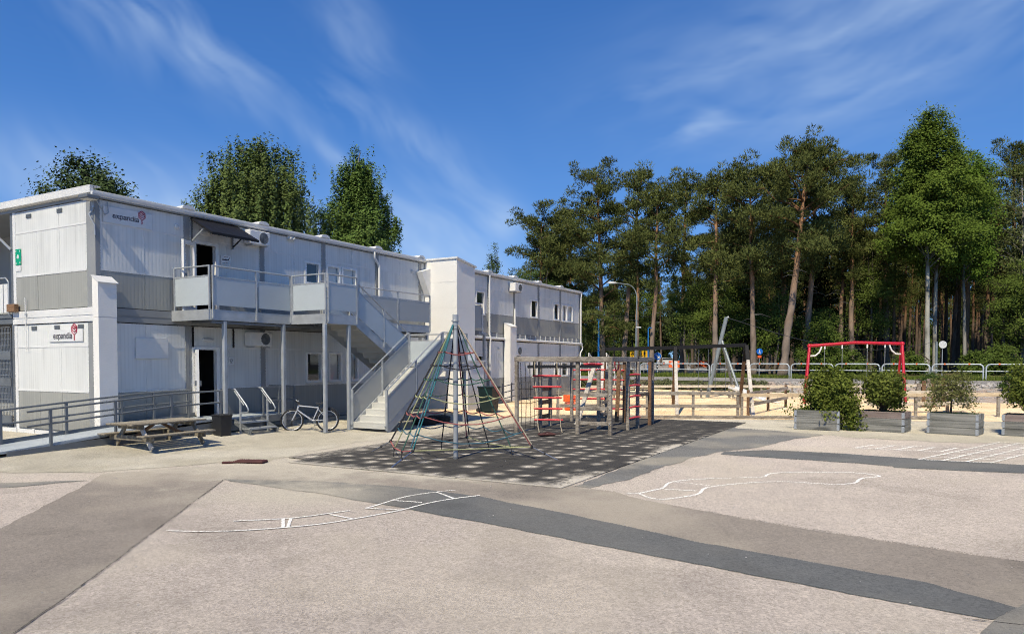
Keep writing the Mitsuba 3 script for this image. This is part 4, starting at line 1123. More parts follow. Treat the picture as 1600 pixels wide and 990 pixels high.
for z, c in levels:
    t = (2.72 - z) / (2.72 - foot_z)
    pts = []
    for q, cor in feet:
        e = pc + q + [0, 0, foot_z if cor else 0.18]
        top = apex + unit(q) * 0.06
        tt = t if cor else t * (2.72 - foot_z) / (2.72 - 0.18)
        pts.append(top + (e - top) * tt)
    loop = []
    for a, b in zip(pts, pts[1:] + pts[:1]):
        sag = 0.10 * np.linalg.norm(b - a)
        loop += [a + (b - a) * f + np.array([0, 0, -sag * math.sin(math.pi * f)]) for f in (0, 0.2, 0.4, 0.6, 0.8)]
    part(RPY, 'ring_rope', tube(loop, 0.0125, 6, closed=True), 'm_' + c, True)
    part(RPY, 'knot', [ball(p, (0.022, 0.022, 0.026), 1) for p in pts], 'm_rope_black')
pts = [pc + q + [0, 0, foot_z if cor else 0.18] for q, cor in feet]
for i in range(len(pts)):
    a, b = pts[i], pts[(i + 1) % len(pts)]
    part(RPY, 'foot_rope', tube([a + (b - a) * f for f in (0, 0.5, 1)], 0.0125, 6), 'm_' + ('rope_olive' if i in (0, 1, 2, 3) else 'rope_black' if i < 7 else 'rope_red'), True)
part(RPY, 'knot', [ball(p, (0.03, 0.03, 0.03), 1) for p in pts], 'm_rope_black')
for k in (2, 3, 5, 6, 8, 9):                # tie-downs of the side ropes
    q = feet[k][0]
    part(RPY, 'tie_down', cyl(pts[k], pc + q * 1.02 + [0, 0, 0.0], 0.010, None, 6), 'm_rope_black')

# ---------------------------------------------------------------- timber climbing frame
CF = thing('climbing_frame', 'weathered timber climbing frame with red rungs and rope ladder on the mat', 'climbing frame')
MZ = 0.026
CP = dict(A=(7.40, 7.40, 2.0), B=(8.98, 7.33, 2.0), C=(9.80, 7.26, 1.55), D=(11.65, 7.14, 2.0), E=(7.80, 9.08, 2.0), G=(9.55, 8.97, 1.75), H=(10.05, 9.03, 1.75), I=(7.92, 9.98, 2.0), J=(12.03, 8.84, 2.0), K=(9.60, 9.86, 2.0), L=(10.31, 9.90, 2.0), M=(11.52, 9.87, 2.0), Nn=(12.12, 9.75, 2.0))
for k, (s, o, h) in CP.items():
    part(CF, 'post', beam(P_(s, o, 0.0), P_(s, o, h), 0.095, 0.095, tuple(U), 0.008), 'm_wood_brown' if k in 'MJ' else 'm_wood_grey')
    part(CF, 'post_cap', ball(P_(s, o, h + 0.115 if h == 2.0 else h + 0.01), (0.055, 0.055, 0.03), 1) if k in 'ABEIKL' else xf(box(-0.05, 0.05, -0.05, 0.05, -0.002, 0.02), (BF[0], P_(s, o, h + 0.003))), 'm_black_plastic')


def cbeam(a, b, z=2.07, w=0.10, h=0.135, m='m_wood_grey', ext=0.06):
    p, q = P_(*a, z), P_(*b, z)
    t = unit(q - p)
    part(CF, 'beam', beam(p - t * ext, q + t * ext, w, h, c=0.008), m)


c2 = {k: v[:2] for k, v in CP.items()}
cbeam(c2['A'], c2['I'])
cbeam((8.02, 9.98), c2['Nn'], m='m_wood_grey')
cbeam((7.52, 7.40), c2['D'])
cbeam((9.65, 7.40), (9.62, 9.80), 2.052)
cbeam((11.68, 7.22), (12.1, 9.66), 2.052)
cbeam((9.65, 9.9), (9.9, 9.9), 1.92)
for z in (0.33, 0.73, 1.10):
    cbeam((7.80, 9.14), (7.90, 9.92), z, 0.06, 0.10, ext=0.0)
    part(CF, 'bolt', [ball(P_(7.745, 9.0, z), (0.015,) * 3), ball(P_(7.86, 9.98, z), (0.015,) * 3)], 'm_galv')
for z in (0.45, 0.8, 1.1):
    cbeam((9.62, 9.02), (10.0, 9.04), z, 0.05, 0.09, ext=0.0)
cbeam((9.0, 7.38), (9.75, 7.30), 1.55, 0.05, 0.09, ext=0.0)
cbeam((8.0, 7.42), (9.55, 9.0), 1.86, 0.05, 0.09, m='m_black_plastic', ext=0.0)
for z in (0.35, 0.78, 1.18):
    cbeam((9.05, 7.33), (9.75, 7.27), z, 0.03, 0.13, m='m_black_plastic', ext=0.0)
cbeam((10.3, 9.85), (11.5, 9.85), 1.0, 0.05, 0.09, m='m_black_plastic', ext=0.0)
# rope ladder with red rungs
la, lb = np.array([8.05, 7.62]), np.array([8.30, 8.20])
off = np.array([-0.45, 0.35])
for q in (la, lb):
    part(CF, 'ladder_rope', tube([P_(q[0], q[1], 2.0), P_(*(q + off * 0.3), 1.4), P_(*(q + off * 0.7), 0.6), P_(*(q + off), 0.18), P_(*(q + off * 1.3), 0.06)], 0.011, 6), 'm_rope_buff', True)
for k in range(5):
    f = k / 4
    z = 1.60 - f * 1.22
    e = off * (0.25 + 0.55 * f)
    a, b = P_(*(la + e), z), P_(*(lb + e), z)
    t = unit(b - a)
    part(CF, 'rung', tube([a - t * 0.09, a, b, b + t * 0.09], [0.018, 0.028, 0.028, 0.018], 8), 'm_red_rung', True)
# rope net left
for k in range(5):
    o = 7.42 + 0.0 * k
    s = 7.62 + k * 0.27
    part(CF, 'net_rope', tube([P_(s, 7.40, 1.98), P_(s, 7.44, 1.0), P_(s, 7.42, 0.08)], 0.009, 5), 'm_rope_black')
for z in (0.45, 0.85, 1.25):
    part(CF, 'net_rope', tube([P_(7.45, 7.40, z), P_(8.1, 7.46, z - 0.04), P_(8.93, 7.36, z)], 0.009, 5), 'm_rope_black')
# two fixed ladders of red rungs
for (a, b, z0) in (((11.66, 7.2), (11.95, 8.76), 1.72), ((9.63, 9.92), (10.28, 9.96), 1.62)):
    for k in range(5):
        z = z0 - k * 0.315
        p, q = P_(*a, z), P_(*b, z)
        t = unit(q - p)
        mid = (p + q) / 2 + np.array([0, 0, 0.012])
        part(CF, 'rung', tube([p - t * 0.06, p, mid, q, q + t * 0.10], [0.016, 0.024, 0.032, 0.024, 0.016], 8), 'm_red_rung', True)
part(CF, 'red_platform', [xf((lambda m: m)(tube([(0, 0, 0), (0, 0, 0.03), (0, 0, 0.06)], [0.24, 0.29, 0.22], 24)), (np.eye(3), P_(8.25, 9.35, 1.90)))], 'm_red_rung', True)
part(CF, 'red_hoop', [ring(P_(8.6, 9.9, 1.92), U, (0, 0, 1), 0.16, 0.02, 20, 6)], 'm_red_rung', True)
part(CF, 'sloping_board', [beam(P_(9.7, 8.2, 0.1), P_(10.6, 8.4, 1.9), 0.14, 0.05)], 'm_wood_white')
part(CF, 'sloping_board', [beam(P_(11.2, 8.9, 0.1), P_(11.4, 8.9, 1.9), 0.12, 0.05)], 'm_wood_brown')
solid('rope_anchor_heap', join([xf(bbox(-0.22, 0.22, -0.12, 0.12, 0, 0.05, 0.02), frame(0.92, 19.15, 0.05, 15)), tube([(0.75, 19.1, 0.09), (0.95, 19.3, 0.12), (1.15, 19.1, 0.09), (1.3, 19.4, 0.07)], 0.015, 6)]), 'm_rubber_red', 'brownish red anchor plate with loose rope under the rope ladder', 'anchor plate')

# ---------------------------------------------------------------- picnic table (children's size)
PT = thing('picnic_table', 'weathered wooden children picnic table with attached benches on the gravel', 'picnic table')
pf = frame(-8.02, 16.35, float(gz(-8.0, 16.4)) + 0.005, 62.5)          # x along the table
TH = 0.575
for k in range(5):
    y = -0.36 + k * 0.18
    part(PT, 'table_plank', xf(bbox(-0.95, 0.95, y - 0.083, y + 0.083, TH - 0.04, TH, 0.008), pf), 'm_wood_table')
for side in (-1, 1):
    for k in range(2):
        y = side * (0.60 + k * 0.13)
        part(PT, 'bench_plank', xf(bbox(-0.92, 0.92, y - 0.06, y + 0.06, 0.30, 0.335, 0.008), pf), 'm_wood_table')
for x in (-0.66, 0.66):
    part(PT, 'cross_bar', xf(bbox(x - 0.022, x + 0.022, -0.74, 0.74, 0.19, 0.298, 0.006), pf), 'm_wood_table')
    part(PT, 'batten', xf(bbox(x - 0.022, x + 0.022, -0.42, 0.42, TH - 0.13, TH - 0.042, 0.006), pf), 'm_wood_table')
    for side in (-1, 1):
        part(PT, 'leg', xf(beam((x + 0.048, side * 0.62, 0.02), (x + 0.048, side * 0.24, TH - 0.05), 0.10, 0.045, (1, 0, 0), 0.005), pf), 'm_wood_white' if (x < 0 and side < 0) else 'm_wood_table')
    part(PT, 'brace', xf(beam((x, 0, 0.22), (x * 0.15, 0, TH - 0.06), 0.045, 0.06), pf), 'm_wood_brown')

# ---------------------------------------------------------------- bicycle
BK = thing('bicycle', 'silver mountain bicycle leaning on its stand before the building', 'bicycle')
bfr = frame(-5.62, 20.05, float(gz(-5.6, 20.05)) + 0.004, 191)
WR = 0.315
lean = math.radians(5)
LR = np.array([[1, 0, 0], [0, math.cos(lean), -math.sin(lean)], [0, math.sin(lean), math.cos(lean)]])
bfr = (bfr[0] @ LR, bfr[1])
RX, FX = -0.48, 0.47


def bpart(name, ms, m, smooth=True):
    return part(BK, name, [xf(q, bfr) for q in ms], m, smooth)


for nm, x in (('rear_wheel', RX), ('front_wheel', FX)):
    w = bpart(nm, [cyl((x, -0.05, WR), (x, 0.05, WR), 0.025, None, 10)], 'm_chrome')
    part(w, 'tyre', xf(ring((x, 0, WR), (1, 0, 0), (0, 0, 1), WR - 0.024, 0.024, 36, 8), bfr), 'm_rubber', True)
    part(w, 'rim', xf(ring((x, 0, WR), (1, 0, 0), (0, 0, 1), WR - 0.055, 0.010, 36, 6), bfr), 'm_silver', True)
    part(w, 'spokes', [xf(cyl((x, 0.02 * (-1) ** k, WR), (x + (WR - 0.06) * math.cos(k * math.pi / 14), 0, WR + (WR - 0.06) * math.sin(k * math.pi / 14)), 0.0016, None, 4), bfr) for k in range(28)], 'm_chrome')
bb, seat, head, headl = (-0.08, 0, 0.30), (-0.24, 0, 0.66), (0.30, 0, 0.72), (0.335, 0, 0.60)
bpart('frame', [cyl(bb, seat, 0.018), cyl(seat, head, 0.020), cyl(bb, headl, 0.024), cyl(head, headl, 0.024)] + [cyl((seat[0] + 0.01, y * 0.5, seat[2] - 0.04), (RX, y, WR), 0.010) for y in (-0.05, 0.05)] + [cyl((bb[0], y * 0.6, bb[2]), (RX, y, WR), 0.012) for y in (-0.05, 0.05)], 'm_silver')
bpart('fork', [cyl((0.35, y, 0.56), (FX, y, WR), 0.018, 0.014) for y in (-0.055, 0.055)] + [cyl((0.35, -0.06, 0.565), (0.35, 0.06, 0.565), 0.022)], 'm_silver')
bpart('handlebar', [cyl(head, (0.275, 0, 0.80), 0.017), cyl((0.275, 0, 0.80), (0.36, 0, 0.83), 0.016), tube([(0.33, -0.29, 0.86), (0.36, -0.12, 0.835), (0.36, 0.12, 0.835), (0.33, 0.29, 0.86)], 0.012, 8)], 'm_black_plastic')
bpart('grip', [cyl((0.335, s * 0.20, 0.855), (0.325, s * 0.31, 0.865), 0.018) for s in (-1, 1)], 'm_sign_white')
bpart('seat_post', [cyl(seat, (-0.275, 0, 0.77), 0.013)], 'm_black_plastic')
bpart('saddle', [(np.array([[x, y * (0.075 if x < -0.3 else 0.03), z] for x, z in ((-0.41, 0.80), (-0.36, 0.795), (-0.28, 0.785), (-0.16, 0.785)) for y, z in ((-1, z - 0.02), (1, z - 0.02), (0.8, z + 0.02), (-0.8, z + 0.02))]), np.array([f for i in range(3) for j in range(4) for f in ([i * 4 + j, i * 4 + (j + 1) % 4, i * 4 + 4 + j], [i * 4 + (j + 1) % 4, i * 4 + 4 + (j + 1) % 4, i * 4 + 4 + j])] + [[0, 1, 2], [0, 2, 3], [12, 14, 13], [12, 15, 14]]))], 'm_black_plastic', False)
bpart('chain_ring', [ring((bb[0], 0.06, bb[2]), (1, 0, 0), (0, 0, 1), 0.085, 0.006, 24, 5), beam((bb[0] - 0.12, 0.075, bb[2] - 0.12), (bb[0], 0.075, bb[2]), 0.02, 0.02), beam((bb[0] + 0.12, -0.075, bb[2] + 0.12), (bb[0], -0.075, bb[2]), 0.02, 0.02)], 'm_galv_dark', False)
bpart('pedal', [xf(box(-0.045, 0.045, -0.04, 0.04, -0.01, 0.01), (np.eye(3), np.array([bb[0] - 0.12, 0.12, bb[2] - 0.12]))), xf(box(-0.045, 0.045, -0.04, 0.04, -0.01, 0.01), (np.eye(3), np.array([bb[0] + 0.12, -0.12, bb[2] + 0.12])))], 'm_black_plastic', False)
bpart('mudguard', [tube([(RX + (WR + 0.03) * math.cos(t), 0, WR + (WR + 0.03) * math.sin(t)) for t in np.linspace(0.9, 2.9, 12)], 0.018, 6)], 'm_black_plastic')
bpart('kick_stand', [cyl((-0.10, -0.04, 0.28), (-0.15, -0.20, 0.0), 0.009)], 'm_galv')

# ---------------------------------------------------------------- bins, tyres, box
p = P_(2.28, 1.72, 0)
bn = thing('waste_bin', 'dark plastic waste bin beside the first balcony column', 'bin')
bf_ = (BF[0], P_(2.16, 1.72, float(gz(*p[:2])) + 0.004))
part(bn, 'body', xf((np.array([[x * k, y * k, z] for z, k in ((0, 0.85), (0.50, 1.0)) for x, y in ((-0.17, -0.17), (0.17, -0.17), (0.17, 0.17), (-0.17, 0.17))]), np.array([[0, 2, 1], [0, 3, 2], [4, 5, 6], [4, 6, 7], [0, 1, 5], [0, 5, 4], [1, 2, 6], [1, 6, 5], [2, 3, 7], [2, 7, 6], [3, 0, 4], [3, 4, 7]])), bf_), 'm_black_plastic')
part(bn, 'lid', xf(bbox(-0.19, 0.19, -0.19, 0.19, 0.502, 0.55, 0.015), bf_), 'm_black_plastic')
wb = thing('wheelie_bin', 'dark green wheeled rubbish bin between the shed and the far duct', 'bin')
mat('bin_green', worn((0.008, 0.022, 0.026), 3, 0.2), 0.4)
q = P_(13.6, 2.75, 0)
wf = (BF[0], np.array([q[0], q[1], float(gz(q[0], q[1])) + 0.004]))
part(wb, 'body', xf((np.array([[x * k, y * k, z] for z, k in ((0.05, 0.8), (0.95, 1.0)) for x, y in ((-0.28, -0.32), (0.28, -0.32), (0.28, 0.32), (-0.28, 0.32))]), np.array([[0, 2, 1], [0, 3, 2], [4, 5, 6], [4, 6, 7], [0, 1, 5], [0, 5, 4], [1, 2, 6], [1, 6, 5], [2, 3, 7], [2, 7, 6], [3, 0, 4], [3, 4, 7]])), wf), 'm_bin_green')
part(wb, 'lid', xf(bbox(-0.31, 0.31, -0.36, 0.36, 0.953, 1.02, 0.02), wf), 'm_bin_green')
part(wb, 'wheel', [xf(cyl((x, -0.30, 0.10), (x + 0.05, -0.30, 0.10), 0.10, None, 14), wf) for x in (-0.3, 0.25)], 'm_rubber')
for (s, o, lab) in [(9.25, 3.45, 'black tyre lying on the gravel by the stairs, right one of the pair'), (8.35, 3.55, 'black tyre lying half hidden under the lower stair flight')]:
    q = P_(s, o, 0)
    z = float(gz(q[0], q[1]))
    th = thing('old_tyre', lab, 'tyre')
    part(th, 'carcass', ring(q + [0, 0, z + 0.12], (1, 0, 0), (0, 1, 0), 0.27, 0.115, 32, 12), 'm_rubber', True)
    part(th, 'tread_ribs', [ring(q + [0, 0, z + h], (1, 0, 0), (0, 1, 0), 0.385, 0.012, 32, 5) for h in (0.06, 0.12, 0.18)], 'm_rubber')
ob = thing('orange_box', 'bright orange plastic step box on the sand behind the climbing frame', 'box')
z = float(gz(2.35, 29.5)) + 0.02
part(ob, 'lower_box', xf(bbox(-0.20, 0.22, -0.2, 0.2, 0.0, 0.30, 0.02), frame(2.38, 29.5, z, 10)), 'm_orange')
part(ob, 'upper_box', xf(bbox(-0.23, 0.22, -0.2, 0.2, 0.34, 0.62, 0.02), frame(2.36, 29.5, z, 10)), 'm_orange')
part(ob, 'band', xf(box(-0.15, 0.15, -0.15, 0.15, 0.30, 0.34), frame(2.36, 29.5, z, 10)), 'm_galv')

# ---------------------------------------------------------------- low timber fences round the sand
def rail_fence(label, pts, heights, m, post_m, name='low_fence', pitch=1.5, rh=0.125, posts_h=0.95, sill=False):
    th = thing(name, label, 'fence')
    for a, b in zip(pts[:-1], pts[1:]):
        a, b = np.array(a, float), np.array(b, float)
        n = max(1, int(round(np.linalg.norm(b - a) / 2.6)))
        for h in heights:
            for i in range(n):
                p, q = a + (b - a) * i / n, a + (b - a) * (i + 1) / n
                t = unit(q - p) * 0.004
                part(th, 'rail', beam(at(*(p + t), h), at(*(q - t), h), 0.04, rh, c=0.006), m)
        k = max(1, int(round(np.linalg.norm(b - a) / pitch)))
        nrm = np.array([-(b - a)[1], (b - a)[0]]) / np.linalg.norm(b - a)
        if nrm[1] < 0:
            nrm = -nrm
        for i in range(k + 1):
            p = a + (b - a) * min(max(i / k, 0.01), 0.99) + nrm * 0.068
            part(th, 'post', beam(at(*p, -0.05), at(*p, posts_h), 0.09, 0.09, tuple(nrm) + (0,), c=0.006), post_m)
    return th


rail_fence('grey weathered two rail timber fence along the front of the sand', [(1.6, 26.35), (8.2, 25.95)], (0.86, 0.40), 'm_wood_grey', 'm_wood_grey')
rail_fence('fresh pale timber rail of the front fence behind the planters', [(8.24, 25.95), (11.4, 25.6), (17.0, 25.1)], (0.80,), 'm_wood_new', 'm_wood_grey', pitch=2.9, posts_h=0.78)
rail_fence('light timber fence along the far side of the sand', [(3.8, 37.3), (11.0, 36.3), (20.5, 33.0)], (0.62, 0.25), 'm_wood_pale', 'm_wood_grey', posts_h=0.72)
rail_fence('short grey fence wing standing askew at the gap in the front fence', [(8.75, 26.6), (11.6, 30.4)], (0.82, 0.42), 'm_wood_grey', 'm_wood_brown', pitch=2.2)
sl = thing('timber_sill', 'long grey timber edging beam lying along the front of the sand', 'edging beam')
for a, b in (((1.0, 25.62), (4.4, 25.42)), ((4.42, 25.42), (7.8, 25.22)), ((7.82, 25.22), (11.2, 24.9)), ((11.22, 24.9), (14.6, 24.55))):
    part(sl, 'beam', beam(at(*a, 0.05), at(*b, 0.05), 0.12, 0.14, c=0.01), 'm_wood_grey')
pl_ = thing('stake_fence', 'short stand of upright brown stakes behind the second planter', 'palisade')
for k in range(6):
    p = np.array([16.55 + k * 0.20, 29.4])
    part(pl_, 'stake', beam(at(*p, -0.1), at(*p, 1.0 + 0.09 * ((k * 7) % 3)), 0.15, 0.06, (0, 1, 0), 0.01), 'm_wood_brown' if k % 2 else 'm_wood_grey')
bh = thing('white_timber_bench', 'pale timber bench rail behind the second planter', 'bench')
for z0 in (0.78, 0.36):
    part(bh, 'plank', beam(at(13.4, 27.2, z0), at(17.0, 26.9, z0), 0.12, 0.12, c=0.008), 'm_wood_pale')
for x in (13.9, 16.4):
    part(bh, 'post', beam(at(x, 27.2, 0), at(x, 27.2, 0.8), 0.09, 0.09, (0, 1, 0)), 'm_wood_grey')

# ---------------------------------------------------------------- timber swing frame with black beam
SW = thing('timber_swing', 'wide swing frame with black beam on white and brown timber legs in the sand', 'swing')
bd, bn_ = unit([0.98, -0.18, 0]), np.array([0.18, 0.98, 0])
sw0 = np.array([6.54, 29.0, 0])
zb = 2.56
ends = [sw0 - bd * 2.85, sw0, sw0 + bd * 2.72]
part(SW, 'beam', beam(ends[0] + [0, 0, zb - 0.05], ends[1] + [0, 0, zb], 0.12, 0.14), 'm_panel_black')
part(SW, 'beam', beam(ends[1] + bd * 0.005 + [0, 0, zb], ends[2] + [0, 0, zb + 0.10], 0.12, 0.14), 'm_panel_black')
for i, e in enumerate(ends):
    for sgn, m in ((-1, 'm_wood_white'), (1, 'm_wood_brown')):
        g = at(*(e + bn_ * sgn * 2.1 * (1 if sgn < 0 else 0.9))[:2])
        top = e + np.array([0, 0, zb + (0.06 if i == 2 else 0)]) + bn_ * sgn * 0.12
        mid = g + (top - g) * 0.78
        part(SW, 'leg', beam(g, mid, 0.125, 0.125, c=0.01), m)
        part(SW, 'leg_sleeve', beam(mid, top, 0.14, 0.14, c=0.01), 'm_panel_black')
for x0 in (1.1, 1.75, -1.8, -1.2):
    hp = sw0 + bd * x0 + [0, 0, zb - 0.06]
    part(SW, 'chain', [cyl(hp + bd * s * 0.18, hp + bd * s * 0.20 + [0, 0, -1.62], 0.010, None, 5) for s in (-1, 1)], 'm_galv_dark')
    part(SW, 'swing_seat', xf(bbox(-0.22, 0.22, -0.08, 0.08, -0.02, 0.02, 0.01), (np.stack([bd, bn_, [0, 0, 1.0]], 1), hp + [0, 0, -1.64])), 'm_black_plastic')

# ---------------------------------------------------------------- red swing frame
RS = thing('red_swing', 'red painted steel swing frame with white curved brackets', 'swing')
ra, rb = np.array([13.60, 33.1, 2.72]), np.array([17.35, 32.2, 2.80])
rm = (ra + rb) / 2 + [0, 0, 0.10]
part(RS, 'top_bar', tube([ra + (rm - ra) * t if t <= 1 else rm + (rb - rm) * (t - 1) for t in np.linspace(0, 2, 9)], 0.07, 12), 'm_red_paint', True)
rd = unit((rb - ra) * [1, 1, 0])
rn = np.array([rd[1], -rd[0], 0])
for e in (ra, rb):
    part(RS, 'corner_piece', ball(e, (0.10, 0.10, 0.10), 2), 'm_red_paint', True)
    for s in (-1, 1):
        f = e + rn * s * 0.85 + rd * (-0.30 if e is ra else -0.05) * (1 if s > 0 else 0.3)
        f = at(f[0], f[1])
        part(RS, 'leg', cyl(f, e, 0.06, None, 12), 'm_red_paint', True)
for e, s in ((ra, 1), (rb, -1)):
    part(RS, 'white_bracket', tube([e + rd * s * 0.04 + [0, 0, -0.46], e + rd * s * 0.25 + [0, 0, -0.45], e + rd * s * 0.42 + [0, 0, -0.30], e + rd * s * 0.50 + [0, 0, -0.10], e + rd * s * 0.52 + [0, 0, 0.0]], 0.036, 8), 'm_pvc', True)
for t in (0.17, 0.36, 0.63, 0.82):
    h = ra + (rb - ra) * t + [0, 0, 0.02]
    part(RS, 'hanger', [cyl(h + [0, 0, -0.18], h, 0.035, None, 8)], 'm_pvc')
    part(RS, 'chain', [cyl(h + [0, 0, -1.9], h + [0, 0, -0.18], 0.009, None, 5)], 'm_galv')
for t in (0.265, 0.725):
    h = ra + (rb - ra) * t
    part(RS, 'swing_seat', xf(bbox(-0.42, 0.42, -0.16, 0.16, -0.03, 0.03, 0.02), (np.stack([rd, rn, [0, 0, 1.0]], 1), h + [0, 0, -1.93])), 'm_black_plastic')

# ---------------------------------------------------------------- leaning steel mast with cable (aerial runway)
ZL = thing('cableway_mast', 'leaning grey steel mast with two struts and a cable running off to the right', 'cableway')
mb, mtp = at(10.05, 37.2), np.array([10.94, 37.0, 4.26])
part(ZL, 'mast', cyl(mb, mtp, 0.10, 0.10, 12), 'm_galv_mid', True)
part(ZL, 'mast_head', cyl(mtp - [0.02, 0, 0.06], mtp + [0.12, 0, 0.02], 0.06, None, 8), 'm_galv_mid')
kn = mb + (mtp - mb) * 0.72
for f in ((11.35, 35.6), (12.0, 38.9)):
    part(ZL, 'strut', cyl(at(*f), kn + [0.03, 0, 0], 0.07, None, 10), 'm_galv_mid', True)
cb = np.array([34.0, 58.0, 3.6])
part(ZL, 'cable', tube([mtp + (cb - mtp) * t + np.array([0, 0, -1.1 * math.sin(math.pi * t)]) for t in np.linspace(0, 1, 14)], 0.016, 5), 'm_cable')
part(ZL, 'far_mast', cyl(at(34.0, 58.0), cb, 0.1, None, 10), 'm_galv_mid')
sd = thing('sand_toy', 'white plastic slide end standing in the sand', 'slide')
part(sd, 'chute', [beam(at(11.6, 33.5, 0.15), at(10.7, 35.2, 0.6), 0.3, 0.03), beam(at(12.2, 32.9, 0.03), at(11.6, 33.48, 0.13), 0.3, 0.03)], 'm_pvc')
part(sd, 'side', [beam(at(11.6, 33.5, 0.2) + [d, 0, 0], at(10.7, 35.2, 0.65) + [d, 0, 0], 0.03, 0.1) for d in (-0.17, 0.17)], 'm_pvc')

# ---------------------------------------------------------------- planters
def planter(label, x, y, deg, m_boards, gap):
    th = thing('planter_box', label, 'planter', 'planter boxes in a row')
    fr = frame(x, y, float(gz(x, y)) + 0.004 + 0.01, deg)
    rr = random.Random(int(x * 10))
    for lv in range(3):
        z0, z1 = lv * 0.192, lv * 0.192 + 0.187
        mm = m_boards[lv]
        j = [rr.uniform(-0.006, 0.006) for _ in range(4)]
        part(th, 'board', xf(bbox(0.025, 1.175, 0.0 + j[0], 0.024 + j[0], z0, z1, 0.004), fr), mm)
        part(th, 'board', xf(bbox(0.025, 1.175, 0.776 + j[1], 0.80 + j[1], z0, z1, 0.004), fr), mm)
        part(th, 'board', xf(bbox(0.0 + j[2], 0.024 + j[2], 0.0, 0.80, z0, z1, 0.004), fr), mm)
        part(th, 'board', xf(bbox(1.176 + j[3], 1.20 + j[3], 0.0, 0.80, z0, z1, 0.004), fr), mm)
        for cx, cy in ((0, 0), (1.2, 0), (0, 0.8), (1.2, 0.8)):
            sx, sy = (1 if cx == 0 else -1), (1 if cy == 0 else -1)
            part(th, 'hinge', [xf(box(*sorted((cx - sx * 0.010, cx + sx * 0.055)), *sorted((cy - sy * 0.010, cy - sy * 0.007)), z0 + 0.015, z1 - 0.01), fr), xf(box(*sorted((cx - sx * 0.010, cx - sx * 0.007)), *sorted((cy - sy * 0.010, cy + sy * 0.055)), z0 + 0.015, z1 - 0.01), fr), xf(cyl((cx - sx * 0.008, cy - sy * 0.008, z0 + 0.03), (cx - sx * 0.008, cy - sy * 0.008, z1 - 0.03), 0.010, None, 6), fr)], 'm_galv')
    part(th, 'soil', [xf(box(0.03, 1.17, 0.03, 0.77, 0.02, 0.53), fr)], 'm_soil')
    part(th, 'foot', [xf(box(x0, x0 + 0.1, 0.05, 0.75, -0.02, -0.001), fr) for x0 in (0.0, 1.1)], 'm_wood_grey')
    return fr


g_, r2 = 'm_wood_planter', 'm_wood_planter_red'
planter('grey timber planter box with faint blue paint, leftmost, half covered by its bush', 8.34, 21.30, -30, [g_, g_, g_], 0)
planter('timber planter box with a reddish warped top board, second from the left', 10.03, 20.93, -41, [g_, g_, r2], 0)
planter('grey timber planter box with a thin loose bottom board, third from the left', 11.57, 20.10, -42, [g_, g_, g_], 0)
planter('timber planter box cut by the right edge of the view', 13.25, 19.50, -42, [g_, g_, r2], 0)

# ---------------------------------------------------------------- road railing, signs, lamps, car
def loop_points(w, h, r=0.26):
    pts = [(-w / 2, 0)]
    pts += [(-w / 2 + r - r * math.cos(t), h - r + r * math.sin(t)) for t in np.linspace(0, math.pi / 2, 6)]
    pts += [(w / 2 - r + r * math.sin(t), h - r + r * math.cos(t)) for t in np.linspace(0, math.pi / 2, 6)]
    return pts + [(w / 2, 0)]


ORD = 'first second third fourth fifth sixth seventh eighth ninth tenth eleventh twelfth thirteenth fourteenth fifteenth'.split()
for k in range(15):
    t = -11.0 + k * 2.95
    c = BP + BD * t
    z = float(gz(*c))
    a, b = BP + BD * (t - 1.4), BP + BD * (t + 1.4)
    fr = (np.stack([[BD[0], BD[1], 0], [-BD[1], BD[0], 0], [0, 0, 1.0]], 1), np.array([c[0], c[1], z - 0.03]))
    name = thing('road_railing', f'pale galvanised hoop railing section with orange bands, {ORD[k]} from the left beside the road', 'railing', 'railing sections in a row beside the road')
    part(name, 'hoop', xf(tube([(x, 0, h) for x, h in loop_points(2.80, 1.09)], 0.046, 8), fr), 'm_galv_light', True)
    part(name, 'middle_rail', xf(cyl((-1.4, 0, 0.66), (1.4, 0, 0.62), 0.034, None, 8), fr), 'm_galv_light', True)
    part(name, 'reflector_band', [xf(cyl((x, 0, 1.09), (x + 0.10, 0, 1.09), 0.056, None, 8), fr) for x in (-0.75, 0.6)], 'm_orange_band')


def post(th, x, y, h, r=0.035, m='m_galv', name='post'):
    return part(th, name, cyl(at(x, y, -0.05), at(x, y, h), r, None, 8), m, True)


def disc_sign(th, x, y, z, r, m, facing=-1):
    part(th, 'plate', cyl((x, y + 0.0, z), (x, y + 0.02 * facing, z), r, None, 24), m)


ks = thing('keep_right_sign', 'round blue sign with white slanting arrow on a striped post', 'road sign')
sx, sy = 13.15, 65.5
sz = 2.50
post(ks, sx, sy, sz - 0.3 - float(gz(sx, sy)), 0.045, 'm_galv')
part(ks, 'stripe', [cyl(at(sx, sy, z), at(sx, sy, z + 0.16), 0.085, None, 10) for z in (0.25, 0.65, 1.05)], 'm_sign_white')
part(ks, 'stripe', [cyl(at(sx, sy, z), at(sx, sy, z + 0.2), 0.082, None, 10) for z in (0.43, 0.83)], 'm_dark')
disc_sign(ks, sx, sy - 0.06, sz, 0.36, 'm_blue_sign')
part(ks, 'arrow', [beam((sx - 0.17, sy - 0.09, sz + 0.17), (sx + 0.12, sy - 0.09, sz - 0.12), 0.02, 0.085, (1, 0, 1)), (np.array([[sx + 0.20, sy - 0.09, sz - 0.20], [sx + 0.20, sy - 0.09, sz + 0.03], [sx - 0.03, sy - 0.09, sz - 0.20]]), np.array([[0, 1, 2]]))], 'm_sign_white')
part(ks, 'rim', ring((sx, sy - 0.082, sz), (1, 0, 0), (0, 0, 1), 0.345, 0.014, 28, 5), 'm_sign_white')
ys = thing('yellow_sign', 'yellow rectangular road sign with black lettering bars above the climbing frame', 'road sign')
yx, yy, yz = 11.55, 66.0, 2.62
